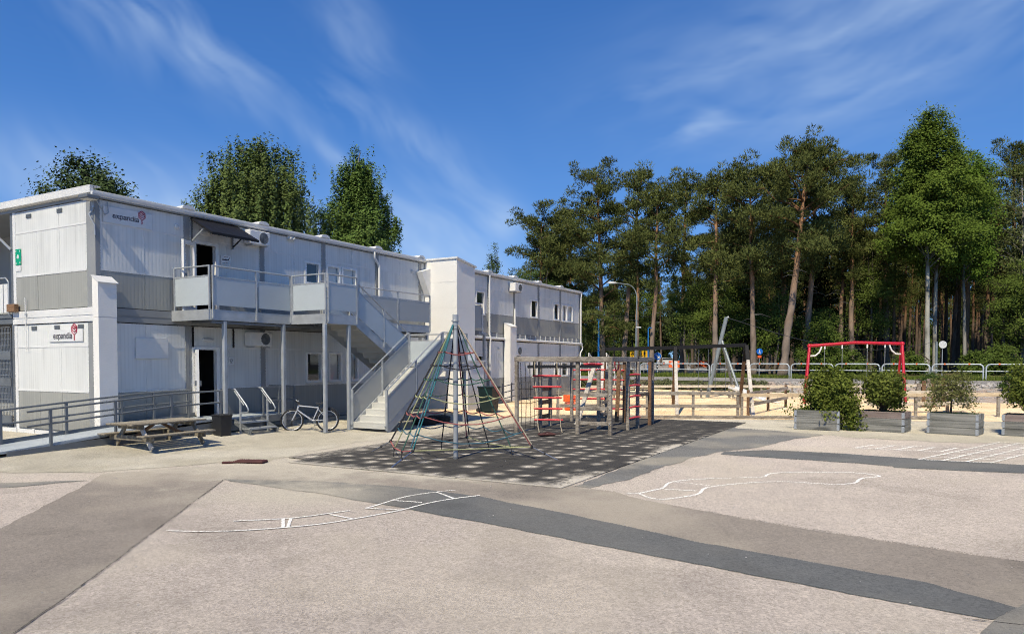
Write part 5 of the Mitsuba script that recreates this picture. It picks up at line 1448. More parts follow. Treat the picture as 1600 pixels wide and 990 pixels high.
part(ys, 'plate', [((np.array([[x, y, z] for x in (yx - 0.80, yx + 0.80) for y in (yy - 0.03, yy) for z in (yz - 0.42, yz + 0.36)])), BOXF)], 'm_yellow')
part(ys, 'print', [(np.array([[x, y, z] for x in (yx + a, yx + b) for y in (yy - 0.045, yy - 0.035) for z in (yz + c, yz + d)]), BOXF) for a, b, c, d in ((-0.68, -0.50, 0.06, 0.12), (-0.44, 0.0, 0.06, 0.12), (0.06, 0.30, 0.06, 0.12), (-0.3, 0.18, -0.14, -0.08), (0.24, 0.42, -0.14, -0.08), (0.44, 0.62, 0.0, 0.28))], 'm_ink')
post(ys, yx - 0.5, yy + 0.05, yz + 0.3 - float(gz(yx, yy)), 0.04)
post(ys, yx + 0.5, yy + 0.05, yz + 0.3 - float(gz(yx, yy)), 0.04)
rs = thing('round_sign', 'grey back of a round road sign left of the blue pole', 'road sign')
post(rs, 8.55, 70.0, 3.3 - float(gz(8.55, 70)), 0.035)
disc_sign(rs, 8.55, 69.95, 3.3, 0.36, 'm_galv')
cs = thing('cycle_path_sign', 'round blue path sign with a small red plate below in front of the trees', 'road sign')
cx, cy = 19.0, 55.6
post(cs, cx, cy, 2.5 - float(gz(cx, cy)), 0.03)
disc_sign(cs, cx, cy - 0.05, 2.78, 0.24, 'm_blue_sign')
part(cs, 'symbol', [ball((cx - 0.02, cy - 0.075, 2.90), (0.035, 0.01, 0.04)), beam((cx - 0.02, cy - 0.075, 2.86), (cx + 0.02, cy - 0.075, 2.70), 0.02, 0.06, (1, 0, 0)), beam((cx + 0.02, cy - 0.075, 2.70), (cx + 0.06, cy - 0.075, 2.62), 0.02, 0.04, (1, 0, 0)), beam((cx - 0.04, cy - 0.075, 2.74), (cx - 0.06, cy - 0.075, 2.62), 0.02, 0.04, (1, 0, 0))], 'm_sign_white')
part(cs, 'lower_plate', [(np.array([[x, y, z] for x in (cx - 0.14, cx + 0.14) for y in (cy - 0.07, cy - 0.05) for z in (2.30, 2.48)]), BOXF)], 'm_orange')
bs_ = thing('sign_back', 'small pale grey rounded sign back on a thin post before the right hand trees', 'road sign')
post(bs_, 30.2, 50.8, 2.9 - float(gz(30.2, 50.8)), 0.03)
part(bs_, 'plate', xf(prism(Polygon([(0.30 * math.cos(t) * (1 if abs(math.cos(t)) < .8 else 0.95), 0.26 * math.sin(t)) for t in np.linspace(0, 2 * math.pi, 21)[:-1]]), 0.02), (np.array([[1, 0, 0], [0, 0, 1.0], [0, 1.0, 0]]), np.array([30.2, 50.74, 3.2]))), 'm_sign_white')


def lamp(label, x, y, z, arm, head, m='m_galv_mid', r=0.07, both=False):
    th = thing('street_lamp', label, 'street lamp')
    b = at(x, y, -0.05)
    if abs(arm) > 1:
        pts = [b, (x, y, z - 1.2)] + [(x + arm * (1 - math.cos(t)) * 0.5, y, z - 1.2 + 1.15 * math.sin(t)) for t in np.linspace(0.2, math.pi / 2, 6)] + [(x + arm, y, z + 0.05)]
        part(th, 'pole', tube(pts, [r, r * 0.8] + [r * 0.55] * 7, 8), m, True)
        part(th, 'lamp_head', ball((x + arm * 1.12, y, z + 0.05), (0.42, 0.15, 0.10), 2), 'm_pvc', True)
    else:
        part(th, 'pole', cyl(b, (x, y, z), r, r * 0.7, 8), m, True)
        for s in ((-1, 1) if both else (1,)):
            part(th, 'lamp_head', xf(bbox(min(0, s * head), max(0, s * head), -0.10, 0.10, -0.04, 0.06, 0.02), (np.eye(3), np.array([x + (0 if not both else s * 0.02), y, z + 0.0]))), 'm_pvc' if m != 'm_blue_paint' else m)
    return th


lamp('tall grey street lamp with a long curved arm reaching left', 10.75, 62.5, 8.72, -1.9, 0, r=0.08)
lamp('short grey lamp post beside the tall curved street lamp', 10.35, 60.5, 4.85, 0, 0.42)
lamp('slim grey twin headed lamp left of the blue pole', 7.75, 76.0, 6.35, 0, 0.32, both=True)
lamp('bright blue lamp post with round cap at the end of the building', 7.78, 65.0, 5.75, 0, 0.16, 'm_blue_paint', 0.10, True)
lamp('bright blue lamp post with a small arm right of the tall lamp', 11.95, 63.5, 4.95, 0, 0.30, 'm_blue_paint', 0.075)
wr = thing('overhead_wire', 'thin dark overhead wire hanging before the trees', 'wire')
part(wr, 'wire', tube([np.array([5.5, 64.0, 6.3]) + np.array([13.0, 4.0, 0.1]) * t - np.array([0, 0, 0.25 * math.sin(math.pi * t)]) for t in np.linspace(0, 1, 9)], 0.018, 4), 'm_cable')

# water filled barriers
for i, (x, y, lab) in enumerate([(25.2, 111.0, 'orange plastic road barrier below the white car'), (29.2, 112.0, 'orange plastic road barrier right of the one below the car')]):
    th = thing('road_barrier', lab, 'barrier')
    z = float(gz(x, y))
    fr = (np.eye(3), np.array([x, y, z + 0.03]))
    part(th, 'body', xf((np.array([[sx_ * (1.15 if zz < 0.5 else 1.1), yy_ * k, zz] for sx_ in (-1, 1) for zz, k in ((0, 0.3), (0.45, 0.18), (1.0, 0.12)) for yy_ in (-1, 1)]),
        np.array([f for r0 in (0,) for a in ((0, 2), (2, 4)) for f in ([a[0], a[1], a[1] + 6], [a[0], a[1] + 6, a[0] + 6], [a[0] + 1, a[1] + 7, a[1] + 1], [a[0] + 1, a[0] + 7, a[1] + 7])] + [[4, 5, 11], [4, 11, 10], [0, 1, 3], [0, 3, 2], [2, 3, 5], [2, 5, 4], [6, 9, 7], [6, 8, 9], [8, 11, 9], [8, 10, 11], [0, 7, 1], [0, 6, 7]])), fr), 'm_orange')
    part(th, 'white_panel', [xf(box(sx_ - 0.16, sx_ + 0.16, -0.20, -0.17, 0.50, 0.80), fr) for sx_ in (-0.7, 0, 0.7)], 'm_sign_white')

# white estate car far down the side road
CAR = thing('white_car', 'white estate car on the road far behind the climbing frame', 'car')
kx, ky = 33.0, 153.0
cf_ = frame(kx, ky, float(gz(kx, ky)) + 0.05, 12)
prof = [(-2.15, 0.35), (-2.2, 0.75), (-2.1, 1.0), (-1.75, 1.42), (-0.2, 1.48), (0.55, 1.40), (1.25, 0.98), (2.05, 0.82), (2.22, 0.55), (2.18, 0.32)]
part(CAR, 'body', xf((lambda m: (m[0][:, [0, 2, 1]] * [1, 1, 1] - [0, 0.88, 0], m[1][:, ::-1]))(prism(Polygon(prof), 1.76)), cf_), 'm_car_white')
glass = Polygon([(-1.78, 1.0), (-1.55, 1.36), (-0.2, 1.42), (0.5, 1.34), (1.05, 1.0)])
for y in (-0.895, 0.88):
    part(CAR, 'side_window', xf((lambda m: (m[0][:, [0, 2, 1]] + [0, y, 0], m[1]))(prism(glass, 0.015)), cf_), 'm_car_glass')
part(CAR, 'rear_window', xf((np.array([[-2.09, -0.7, 1.04], [-2.09, 0.7, 1.04], [-1.80, 0.62, 1.40], [-1.80, -0.62, 1.40]]) - [0.012, 0, 0], np.array([[0, 1, 2], [0, 2, 3]])), cf_), 'm_car_glass')
for x in (-1.35, 1.35):
    for y in (-0.9, 0.72):
        w = part(CAR, 'wheel', xf(cyl((x, y, 0.32), (x, y + 0.18, 0.32), 0.33, None, 20), cf_), 'm_rubber')
        part(w, 'rim', xf(cyl((x, y - 0.01, 0.32), (x, y + 0.19, 0.32), 0.20, None, 16), cf_), 'm_silver')
for y in (-0.8, 0.55):
    part(CAR, 'tail_light', xf(box(-2.215, -2.16, y, y + 0.25, 0.75, 0.95), cf_), 'm_red_paint')
    part(CAR, 'headlight', xf(box(2.1, 2.2, y, y + 0.25, 0.62, 0.76), cf_), 'm_silver')
# ================================================================ trees and plants
def blades(c, axis, L, W, rng, fold=True):
    """one triangle per row: centre c (n,3), axis (n,3) unit, length L, width W"""
    n = len(c)
    side = np.cross(axis, rng.normal(size=(n, 3)))
    side /= np.linalg.norm(side, axis=1, keepdims=True) + 1e-9
    L, W = np.broadcast_to(L, n)[:, None], np.broadcast_to(W, n)[:, None]
    a, b, d = c - side * W / 2, c + side * W / 2, c + axis * L
    v = np.stack([a, b, d], 1).reshape(-1, 3)
    return v, np.arange(3 * n).reshape(-1, 3)


def leaves(c, nrm, size, rng, aspect=0.62):
    """a rhombic leaf (two triangles) per row with the given normal"""
    n = len(c)
    t = np.cross(nrm, rng.normal(size=(n, 3)))
    t /= np.linalg.norm(t, axis=1, keepdims=True) + 1e-9
    b = np.cross(nrm, t)
    s = np.broadcast_to(size, n)[:, None]
    v = np.stack([c - t * s * 0.5, c + b * s * aspect * 0.5, c + t * s * 0.5, c - b * s * aspect * 0.5], 1).reshape(-1, 3)
    i = np.arange(n)[:, None] * 4
    return v, np.vstack([i + [0, 1, 2], i + [0, 2, 3]])


def nrmz(v):
    return v / (np.linalg.norm(v, axis=-1, keepdims=True) + 1e-9)


def colored(m, c):
    return (m[0], m[1], np.broadcast_to(c, (len(m[0]), 3)))


def cjoin(ms):
    v, f = join([(m[0], m[1]) for m in ms])
    return v, f, np.vstack([m[2] for m in ms])


def bark_tube(pts, r, n, fn):
    m = tube(pts, r, n)
    k = len(pts)
    zs = np.repeat(np.arange(k), n)
    return m[0], m[1], fn(zs, m[0])


def pine(seed, H, cb, R, lean=(0, 0), bend=0.4, dens=1.0, limbs=24, flat=1.45, r0=None, low=0.0, top_shift=(0, 0), tone=1.0, bark_tone=1.0):
    """(trunk, crown): a Scots pine with grey lower bark, orange upper bark and needle pads on bent limbs"""
    rng = np.random.default_rng(seed)
    r0 = r0 or 0.075 + H * 0.0088
    k = 14
    zs = np.linspace(0, 1, k)
    wob = np.cumsum(rng.normal(size=(k, 2)) * 0.10 * bend, axis=0)
    xy = np.outer(zs, lean) + np.outer(zs ** 2.2, top_shift) + wob - wob[0]
    tp = np.column_stack([xy, zs * H * 0.97])
    rad = r0 * (1 - zs) ** 0.72 + 0.03
    rad[0] *= 1.25
    grey, orange = np.array([0.23, 0.185, 0.155]), np.array([0.36, 0.205, 0.115])

    def bark(i, v):
        t = sst(0.16, 0.62, v[:, 2] / H + 0.18 * (meshkit.noise(v * 1.3, seed) - 0.5))[:, None]
        return bark_tone * (grey * (1 - t) + orange * t) * (0.6 + 0.8 * meshkit.noise(v * [6, 6, 2.0], seed + 3)[:, None])
    fine = np.linspace(0, 1, 34)
    tpf = np.column_stack([np.interp(fine, zs, tp[:, i]) for i in range(3)])
    tr = [bark_tube(tpf, np.interp(fine, zs, rad) * (1 + 0.08 * rng.normal(size=34)), 9, bark)]
    pad_c, pad_r = [], []

    def trunk_at(f):
        return np.array([np.interp(f, zs, tp[:, i]) for i in range(3)])
    az = rng.uniform(0, 6.28)
    for q in range(limbs):
        f = cb + (0.985 - cb) * min(1.0, (q + rng.uniform(-0.6, 1.4)) / limbs) if q else cb
        t = (f - cb) / (1 - cb)
        az += 2.4 + rng.normal() * 0.5
        prof = (min(1.0, 0.45 + 2.2 * t + low)) * math.sqrt(max(0.10, 1 - (t * 0.96) ** 2.6))
        L = R * 1.03 * prof * rng.uniform(0.55, 1.15)
        b = trunk_at(f)
        d = np.array([math.cos(az), math.sin(az), 0])
        rise = rng.uniform(-0.15, 0.70) + 0.55 * t
        pts = [b + d * L * s + np.array([0, 0, L * (rise * s - 0.45 * s * s + 0.22 * s ** 3)]) + rng.normal(size=3) * 0.06 * L * s for s in np.linspace(0, 1, 5)]
        tr.append(bark_tube(pts, np.linspace(0.022 + 0.018 * L, 0.012, 5), 5, lambda i, v: np.tile(orange * 0.55, (len(v), 1)) * (0.6 + 0.6 * rng.uniform(size=(len(v), 1)))))
        for s in np.linspace(0.42, 1.0, max(2, int(1.2 + L * 1.15))):
            p = np.array([np.interp(s, np.linspace(0, 1, 5), [x[i] for x in pts]) for i in range(3)])
            side = np.cross(d, [0, 0, 1])
            for e in range(2):
                pad_c.append(p + side * rng.normal() * 0.30 * L * s ** 0.7 + np.array([0, 0, rng.normal() * 0.28 + 0.10]) + d * rng.normal() * 0.2)
                pad_r.append(rng.uniform(0.42, 0.85) * (0.75 + 0.25 * min(1, L / 2)))
    for q in range(6):                                     # leader
        pad_c.append(trunk_at(0.88 + 0.022 * q) + rng.normal(size=3) * [0.35, 0.35, 0.1] + [0, 0, 0.15])
        pad_r.append(rng.uniform(0.35, 0.6))
    for q in range(7):                                     # dead snags below the crown
        f = rng.uniform(cb * 0.55, cb)
        a = rng.uniform(0, 6.28)
        b = trunk_at(f)
        L = rng.uniform(0.5, 1.8)
        tr.append(bark_tube([b, b + [math.cos(a) * L * .5, math.sin(a) * L * .5, 0.1 * L], b + [math.cos(a) * L, math.sin(a) * L, -0.1 * L]], [0.03, 0.02, 0.008], 4, lambda i, v: np.full((len(v), 3), 0.16)))
    pad_c, pad_r = np.array(pad_c), np.array(pad_r)
    n = int(104 * dens)
    m = len(pad_c)
    u = nrmz(rng.normal(size=(m, n, 3)))
    rr = rng.uniform(0.25, 1.0, size=(m, n, 1)) ** 0.5
    off = u * rr * pad_r[:, None, None] * np.array([1.0, 1.0, 0.46 * flat])
    off[..., 2] += 0.10 * pad_r[:, None]
    c = (pad_c[:, None] + off).reshape(-1, 3)
    ax = nrmz(off.reshape(-1, 3) * [0.7, 0.7, 0.5] / np.repeat(pad_r, n)[:, None] + np.array([0, 0, 0.55]) + rng.normal(size=(m * n, 3)) * 0.40)
    v, f = blades(c, ax, rng.uniform(0.18, 0.34, m * n), rng.uniform(0.06, 0.11, m * n), rng)
    base = np.array([0.086, 0.110, 0.036]) * tone
    padk = rng.uniform(0.7, 1.3, size=(m, 1, 1)) * np.ones((m, n, 1))
    hue = rng.uniform(0, 1, size=(m, n, 1))
    col = (base * (1 - hue * 0.5) + np.array([0.150, 0.152, 0.048]) * tone * hue * 0.5) * padk * rng.uniform(0.7, 1.3, size=(m, n, 1))
    col = np.repeat(col.reshape(-1, 3), 3, axis=0)
    return cjoin(tr), (v, f, col)


def broad(seed, H, cb, R, leaf=0.20, n_cl=150, per=110, shape='egg', color=(0.055, 0.105, 0.022), color2=(0.085, 0.14, 0.03), droop=0.0, clump=0.75, bark=(0.30, 0.29, 0.27), r0=0.16, stems=1, sparse=0.0, lean=(0, 0), trunk_top=0.92):
    """(trunk, crown): a broadleaved tree: limbs to leaf clumps spread through the crown"""
    rng = np.random.default_rng(seed)
    bark = np.array(bark)
    zs = np.linspace(0, 1, 10)
    tr = []

    def bfn(i, v):
        k = meshkit.noise(v * [2.0, 2.0, 5.0], seed)[:, None]
        dark = sst(0.66, 0.78, meshkit.noise(v * [1.1, 1.1, 3.1], seed + 9))[:, None]
        return bark * (0.75 + 0.4 * k) * (1 - 0.6 * dark)
    spines = []
    for s in range(stems):
        w = np.cumsum(rng.normal(size=(10, 2)) * 0.12, axis=0)
        w -= w[0]
        base = rng.normal(size=2) * 0.4 * (stems > 1)
        sp = np.column_stack([base + np.outer(zs, lean) + w * zs[:, None] + np.outer(zs, rng.normal(size=2) * 0.5 * (stems > 1)), zs * H * trunk_top])
        spines.append(sp)
        fz = np.linspace(0, 1, 30)
        tr.append(bark_tube(np.column_stack([np.interp(fz, zs, sp[:, i]) for i in range(3)]), np.interp(fz, zs, r0 * (1 - zs) ** 0.8 + 0.02), 8, bfn))
    # clump centres
    u = nrmz(rng.normal(size=(n_cl, 3)))
    rad = rng.uniform(0.15, 1.0, size=n_cl) ** 0.45
    t = (u[:, 2] * rad + 1) / 2
    z = cb * H + t * (H - cb * H) * 0.97
    if shape == 'spire':
        wid = np.clip(1.02 - t, 0.06, 1) ** 0.62 * np.clip(0.62 + 2.2 * t, 0, 1)
    elif shape == 'cone':
        wid = np.clip(1.05 - t, 0.04, 1) ** 0.9 * 1.15 * np.clip(0.45 + 3.0 * t, 0, 1)
    elif shape == 'dome':
        wid = np.sqrt(np.clip(1 - t ** 2.4, 0.02, 1)) * np.clip(0.55 + 1.5 * t, 0, 1)
    else:
        wid = np.sqrt(np.clip(1 - (2 * t - 1) ** 2 * np.where(t > 0.5, 0.97, 0.75), 0.02, 1)) * np.where(t > 0.5, 1.0, 0.95)
    hx = nrmz(u[:, :2])
    rad2 = rng.uniform(0.0, 1.0, n_cl) ** 0.55
    lob = 0.62 + 0.76 * meshkit.noise(np.column_stack([hx * 1.7, z[:, None] * 0.45]), seed + 4)
    cx = np.column_stack([hx * (R * wid * rad2 * lob)[:, None], z])
    cx[:, :2] += np.outer(z / H, lean)
    for i, p in enumerate(cx):
        sp = spines[i % stems]
        if i % 2 == 0:
            zb = max(0.2 * H, p[2] - 0.45 * np.linalg.norm(p[:2] - lean) - 0.5)
            b = np.array([np.interp(zb, sp[:, 2], sp[:, 0]), np.interp(zb, sp[:, 2], sp[:, 1]), zb])
            mid = (b + p) / 2 + [0, 0, 0.12 * np.linalg.norm(p - b)] + rng.normal(size=3) * 0.1
            tr.append(bark_tube([b, mid, p], [0.045, 0.03, 0.010], 4, lambda i, v: np.tile(bark * 0.45, (len(v), 1))))
    n = per
    cr = clump * rng.uniform(0.6, 1.25, size=(n_cl, 1, 1))
    off = rng.normal(size=(n_cl, n, 3)) * 0.42 * cr * np.array([1, 1, 0.75])
    if droop:
        strand = rng.integers(0, 9, size=(n_cl, n))
        sx = rng.normal(size=(n_cl, 9, 2)) * 0.42 * cr
        down = rng.uniform(0, 1, size=(n_cl, n))
        ln = (rng.uniform(0.6, 1.3, size=(n_cl, 9)) * droop)
        ii_ = np.arange(n_cl)[:, None]
        off = np.concatenate([sx[ii_, strand] + rng.normal(size=(n_cl, n, 2)) * 0.07, (-down * ln[ii_, strand] + 0.3 + rng.normal(size=(n_cl, n)) * 0.07)[..., None]], -1)
    c = (cx[:, None] + off).reshape(-1, 3)
    outd = nrmz(c - np.array([lean[0] * 0.5, lean[1] * 0.5, H * (cb + 0.35 * (1 - cb))]))
    nr = nrmz(outd * 0.5 + np.array([-0.12, -0.3, 0.6]) + rng.normal(size=c.shape) * 0.5)
    v, f = leaves(c, nr, leaf * rng.uniform(0.7, 1.3, len(c)), rng)
    h = np.clip(rng.uniform(0, 1, size=(n_cl, 1, 1)) * 0.6 + rng.uniform(0, 1, size=(n_cl, n, 1)) * 0.5, 0, 1)
    col = (np.array(color) * (1 - h) + np.array(color2) * h) * rng.uniform(0.75, 1.25, size=(n_cl, n, 1))
    return cjoin(tr), (v, f, np.repeat(col.reshape(-1, 3), 4, axis=0))


def place(m, x, y, deg=0.0, s=1.0, dz=-0.06):
    R, t = frame(x, y, float(gz(x, y)) + dz, deg)
    return (m[0] * s) @ R.T + t, m[1], m[2]


def grow(name, label, cat, tc, x, y, deg=0.0, s=1.0, group=None, leafy='m_needle'):
    th = thing(name, label, cat, group)
    t, c = place(tc[0], x, y, deg, s), place(tc[1], x, y, deg, s)
    part(th, 'trunk', (t[0], t[1]), 'm_bark', True, color=t[2])
    part(th, 'crown', (c[0], c[1]), leafy, False, color=c[2])
    return th


# trees behind the building
grow('broadleaf_tree', 'dark green open crowned tree rising behind the left end of the roof', 'tree', broad(21, 13.3, 0.45, 2.05, 0.17, 150, 190, 'egg', (0.055, 0.088, 0.036), (0.085, 0.115, 0.05), 0, 0.85, (0.14, 0.12, 0.10)), -22.8, 39.0)
grow('birch_tree', 'broad drooping birch behind the roof above the black door canopy', 'tree', broad(22, 15.0, 0.25, 3.5, 0.145, 420, 300, 'dome', (0.088, 0.132, 0.040), (0.125, 0.162, 0.055), 1.5, 0.9, (0.4, 0.38, 0.35)), -14.2, 40.5)
grow('birch_tree', 'lower birch shoulder left of the broad birch behind the roof', 'tree', broad(24, 11.6, 0.25, 2.5, 0.145, 240, 260, 'egg', (0.088, 0.132, 0.040), (0.125, 0.162, 0.055), 1.3, 0.8, (0.4, 0.38, 0.35)), -16.6, 40.0)
grow('birch_tree', 'deep green cone shaped birch behind the roof left of the white tower', 'tree', broad(23, 15.6, 0.18, 3.6, 0.145, 420, 290, 'cone', (0.085, 0.148, 0.038), (0.125, 0.185, 0.05), 1.3, 0.85, (0.4, 0.38, 0.35)), -9.35, 44.5)
grow('birch_tree', 'small distant birch top showing above the roof right of the white tower', 'tree', broad(25, 13.2, 0.3, 1.5, 0.16, 70, 120, 'cone', (0.075, 0.115, 0.04), (0.10, 0.14, 0.05), 1.0, 0.7), -2.0, 72.0)

# the front row of pines: x, y, height, crown base, radius, lean, label
PINES = [
    (2.9, 74, 17.6, 0.42, 3.4, (0, 0), dict(low=0.3, limbs=26), 'small round topped pine at the left end of the wood above the building end'),
    (6.6, 82, 20.0, 0.40, 3.4, (0, 0), dict(low=0.4), 'pine half hidden behind the dense dark pine'),
    (8.6, 68, 20.8, 0.14, 3.7, (-0.6, 0), dict(low=0.6, limbs=40, bend=0.2), 'dense dark pine with boughs low down at the left of the wood'),
    (5.6, 77, 16.5, 0.16, 3.2, (0.2, 0), dict(low=0.6, limbs=36), 'shorter dense pine with boughs down to the roof line'),
    (10.3, 66.5, 20.3, 0.44, 3.3, (0.4, 0), dict(top_shift=(0.8, 0)), 'tall pine with a flag of boughs blown to the right at its top'),
    (12.2, 64.0, 17.4, 0.48, 3.0, (0.6, 0), dict(limbs=20), 'pine with orange trunk rising behind the tall street lamp'),
    (11.1, 65.0, 14.0, 0.62, 1.4, (0.1, 0), dict(limbs=10, dens=0.5), 'thin pine with pale dead branches beside the tall street lamp'),
    (16.6, 70.5, 21.0, 0.46, 2.6, (0.3, 0), dict(limbs=22), 'slim pine with bright orange trunk left of the cableway mast'),
    (17.4, 62.5, 19.2, 0.50, 2.8, (0.3, 0), dict(), 'straight pine whose grey trunk stands just left of the cableway mast'),
    (20.2, 60.5, 18.8, 0.44, 3.3, (-0.5, 0), dict(limbs=28, low=0.2), 'pine with a straight brown trunk behind the blue path sign'),
    (21.6, 57.8, 20.4, 0.48, 4.2, (1.9, 0), dict(limbs=32, bend=0.5, r0=0.30), 'big leaning pine with wide crown at the railing right of the path sign'),
    (25.2, 62.5, 20.2, 0.46, 3.1, (1.3, 0), dict(limbs=26, r0=0.26), 'dark leaning pine behind the big leaning pine'),
    (31.0, 66.0, 19.6, 0.50, 2.3, (0.2, 0), dict(limbs=20), 'slender pine above the red swing, right one of two bare trunks'),
    (30.6, 68.0, 17.0, 0.56, 2.2, (0.6, 0), dict(limbs=16), 'slender pine above the red swing, left one of two bare trunks'),
    (36.8, 71.0, 23.2, 0.50, 2.8, (-0.4, 0), dict(), 'tall pine whose top shows left of the big bright green aspen'),
    (42.3, 67.5, 21.0, 0.52, 2.9, (0.3, 0), dict(), 'pine with orange trunk right of the pale aspen trunks'),
    (45.2, 74.0, 22.5, 0.50, 2.6, (0.2, 0), dict(), 'pine behind and right of the pine with the orange trunk'),
    (48.0, 69.5, 24.0, 0.38, 2.7, (0.3, 0), dict(limbs=30), 'tall pointed pine near the right edge above the sparse tree'),
    (50.8, 71.0, 23.6, 0.42, 2.4, (0, 0), dict(), 'pine cut by the right edge of the view'),
]
for i, (x, y, H, cb, R, lean, kw, lab) in enumerate(PINES):
    grow('pine_tree', lab, 'tree', pine(100 + i, H * 0.925, cb * 1.03, R, lean, **kw), x, y)

ASP1, ASP2 = (0.105, 0.165, 0.030), (0.155, 0.215, 0.042)
grow('aspen_tree', 'tall bright green aspen with smooth pale trunk towering over the pines', 'tree', broad(41, 22.6, 0.42, 4.3, 0.19, 440, 190, 'spire', ASP1, ASP2, 0, 0.95, (0.44, 0.43, 0.39), 0.21), 35.0, 61.0, leafy='m_leaf')
grow('aspen_tree', 'aspen with pale trunk close behind and right of the tallest aspen', 'tree', broad(42, 19.2, 0.44, 3.4, 0.19, 240, 170, 'egg', ASP1, ASP2, 0, 0.95, (0.36, 0.35, 0.32), 0.18), 36.5, 62.5, leafy='m_leaf')
grow('aspen_tree', 'narrower bright green tree leaning out right of the tall aspens', 'tree', broad(43, 19.6, 0.42, 2.5, 0.19, 170, 160, 'egg', (0.095, 0.165, 0.026), (0.135, 0.215, 0.038), 0, 0.9, (0.3, 0.29, 0.27), 0.14), 39.4, 63.0, leafy='m_leaf')
grow('sparse_tree', 'thin tree with bare pale branches and sparse leaves near the right edge', 'tree', broad(44, 18.6, 0.28, 2.6, 0.17, 110, 42, 'egg', (0.115, 0.145, 0.055), (0.155, 0.18, 0.075), 0, 0.9, (0.36, 0.33, 0.30), 0.13, 2), 44.3, 63.5, leafy='m_leaf')
SAP = [(43.4, 60.5, 10.6, 3.4, 'light green sapling thicket tree below the sparse tree'), (46.8, 61.0, 11.4, 3.3, 'light green leafy tree at the right edge above the railing'), (49.6, 62.0, 12.4, 3.0, 'leafy tree at the far right edge beside the light green one'),
       (13.0, 79.0, 10.0, 2.6, 'fresh green tree behind the tall street lamp'), (18.9, 64.5, 8.6, 2.3, 'fresh green tree between the trunks behind the cableway mast'), (16.3, 66.5, 9.2, 2.0, 'fresh green tree left of the cableway mast'), (22.6, 63.5, 7.8, 2.2, 'green leafy tree behind the blue path sign'),
       (9.6, 84.0, 9.0, 3.0, 'pale green low tree behind the blue lamp posts'), (33.2, 66.5, 12.5, 2.3, 'green leafy tree left of the aspen trunks'), (5.4, 76.0, 9.6, 2.8, 'green tree just above the far end of the roof'), (2.4, 71.0, 11.0, 2.3, 'bluish green bushy tree at the left foot of the wood'), (27.6, 64.5, 6.0, 1.8, 'light leafy sapling right of the big leaning pine')]
for i, (x, y, H, R, lab) in enumerate(SAP):
    dark = i in (9, 10)
    grow('young_tree', lab, 'tree', broad(60 + i, H, 0.34 if i in (3, 5) else 0.20, R, 0.14, 120 if i < 3 else 75, 170, 'egg', (0.07, 0.115, 0.034) if dark else (0.092, 0.140, 0.030), (0.10, 0.15, 0.045) if dark else (0.145, 0.195, 0.046), 0, 0.9, (0.16, 0.14, 0.12), 0.10, 2), x, y, leafy='m_leaf')

# the wood behind: trees of a few kinds, each a copy under its own key
PROTO = []
for k in range(5):
    PROTO.append(('pine', pine(300 + k, 19.0 + k, 0.50 + 0.03 * (k % 3), 2.5, (0.3 * k - 0.6, 0), dens=0.55, limbs=18, bark_tone=0.55)))
for k in range(3):
    PROTO.append(('spruce', broad(320 + k, 17.0 + k, 0.10, 2.3, 0.30, 170, 60, 'cone', (0.045, 0.062, 0.026), (0.065, 0.082, 0.032), 0, 0.7, (0.12, 0.10, 0.085), 0.17)))
for k in range(3):
    PROTO.append(('leafy', broad(340 + k, 10.0 + k, 0.15, 2.7, 0.30, 80, 65, 'egg', (0.085, 0.13, 0.028), (0.135, 0.18, 0.044), 0, 1.0, (0.15, 0.13, 0.11), 0.10, 2)))
for i, (nm, (t, c)) in enumerate(PROTO):
    scene[f'tree_kind_{i}'] = {'type': 'shapegroup', 'trunk': mikit.ply((t[0], t[1]), 'm_bark', True, color=t[2]), 'crown': mikit.ply((c[0], c[1]), 'm_leaf' if nm == 'leafy' else 'm_needle', False, color=c[2])}
KIND = {'pine': ('forest_pine', 'pine standing in the wood behind the front row'), 'spruce': ('forest_spruce', 'dark spruce standing in the depth of the wood'), 'leafy': ('undergrowth_tree', 'leafy young tree growing under the pines in the wood')}
rng = np.random.default_rng(77)
spots = []
for _ in range(6000):
    y = 66 + 74 * rng.uniform() ** 1.25
    px = rng.uniform(845, 1660)
    x = (px - 800) / 1130 * y
    if any((x - a) ** 2 + (y - b) ** 2 < 2.9 ** 2 for a, b in spots) or any((x - p[0]) ** 2 + (y - p[1]) ** 2 < 1.7 ** 2 for p in PINES):
        continue
    if 900 < px < 1075 and y < 132:        # the road leads away here
        continue
    if px < 900 and y < 78:
        continue
    if px < 1110 and y < 95 and rng.uniform() < 0.6:
        continue
    spots.append((x, y))
    if len(spots) >= 190:
        break
for x, y in spots:
    u = rng.uniform()
    far = y > 95
    px = 800 + 1130 * x / y
    shade = 1290 < px < 1510
    k = int(rng.integers(0, 5)) if u < (0.90 if shade else 0.70 if not far else 0.45) else int(5 + rng.integers(0, 3)) if u < (1.0 if shade else 0.86 if not far else 0.95) else int(8 + rng.integers(0, 3))
    nm = PROTO[k][0]
    key = thing(KIND[nm][0], KIND[nm][1], 'tree', KIND[nm][1].replace('pine standing', 'pines standing').replace('dark spruce standing', 'dark spruces standing').replace('leafy young tree growing', 'leafy young trees growing'))
    s = rng.uniform(0.82, 1.02) * (0.78 if y < 85 and nm == 'pine' else 0.88 if nm == 'pine' else 0.9)
    scene[key] = {'type': 'instance', 'group': {'type': 'ref', 'id': f'tree_kind_{k}'}, 'to_world': T().translate([x, y, float(gz(x, y)) - 0.05]).rotate([0, 0, 1], float(rng.uniform(0, 360))).scale(float(s))}

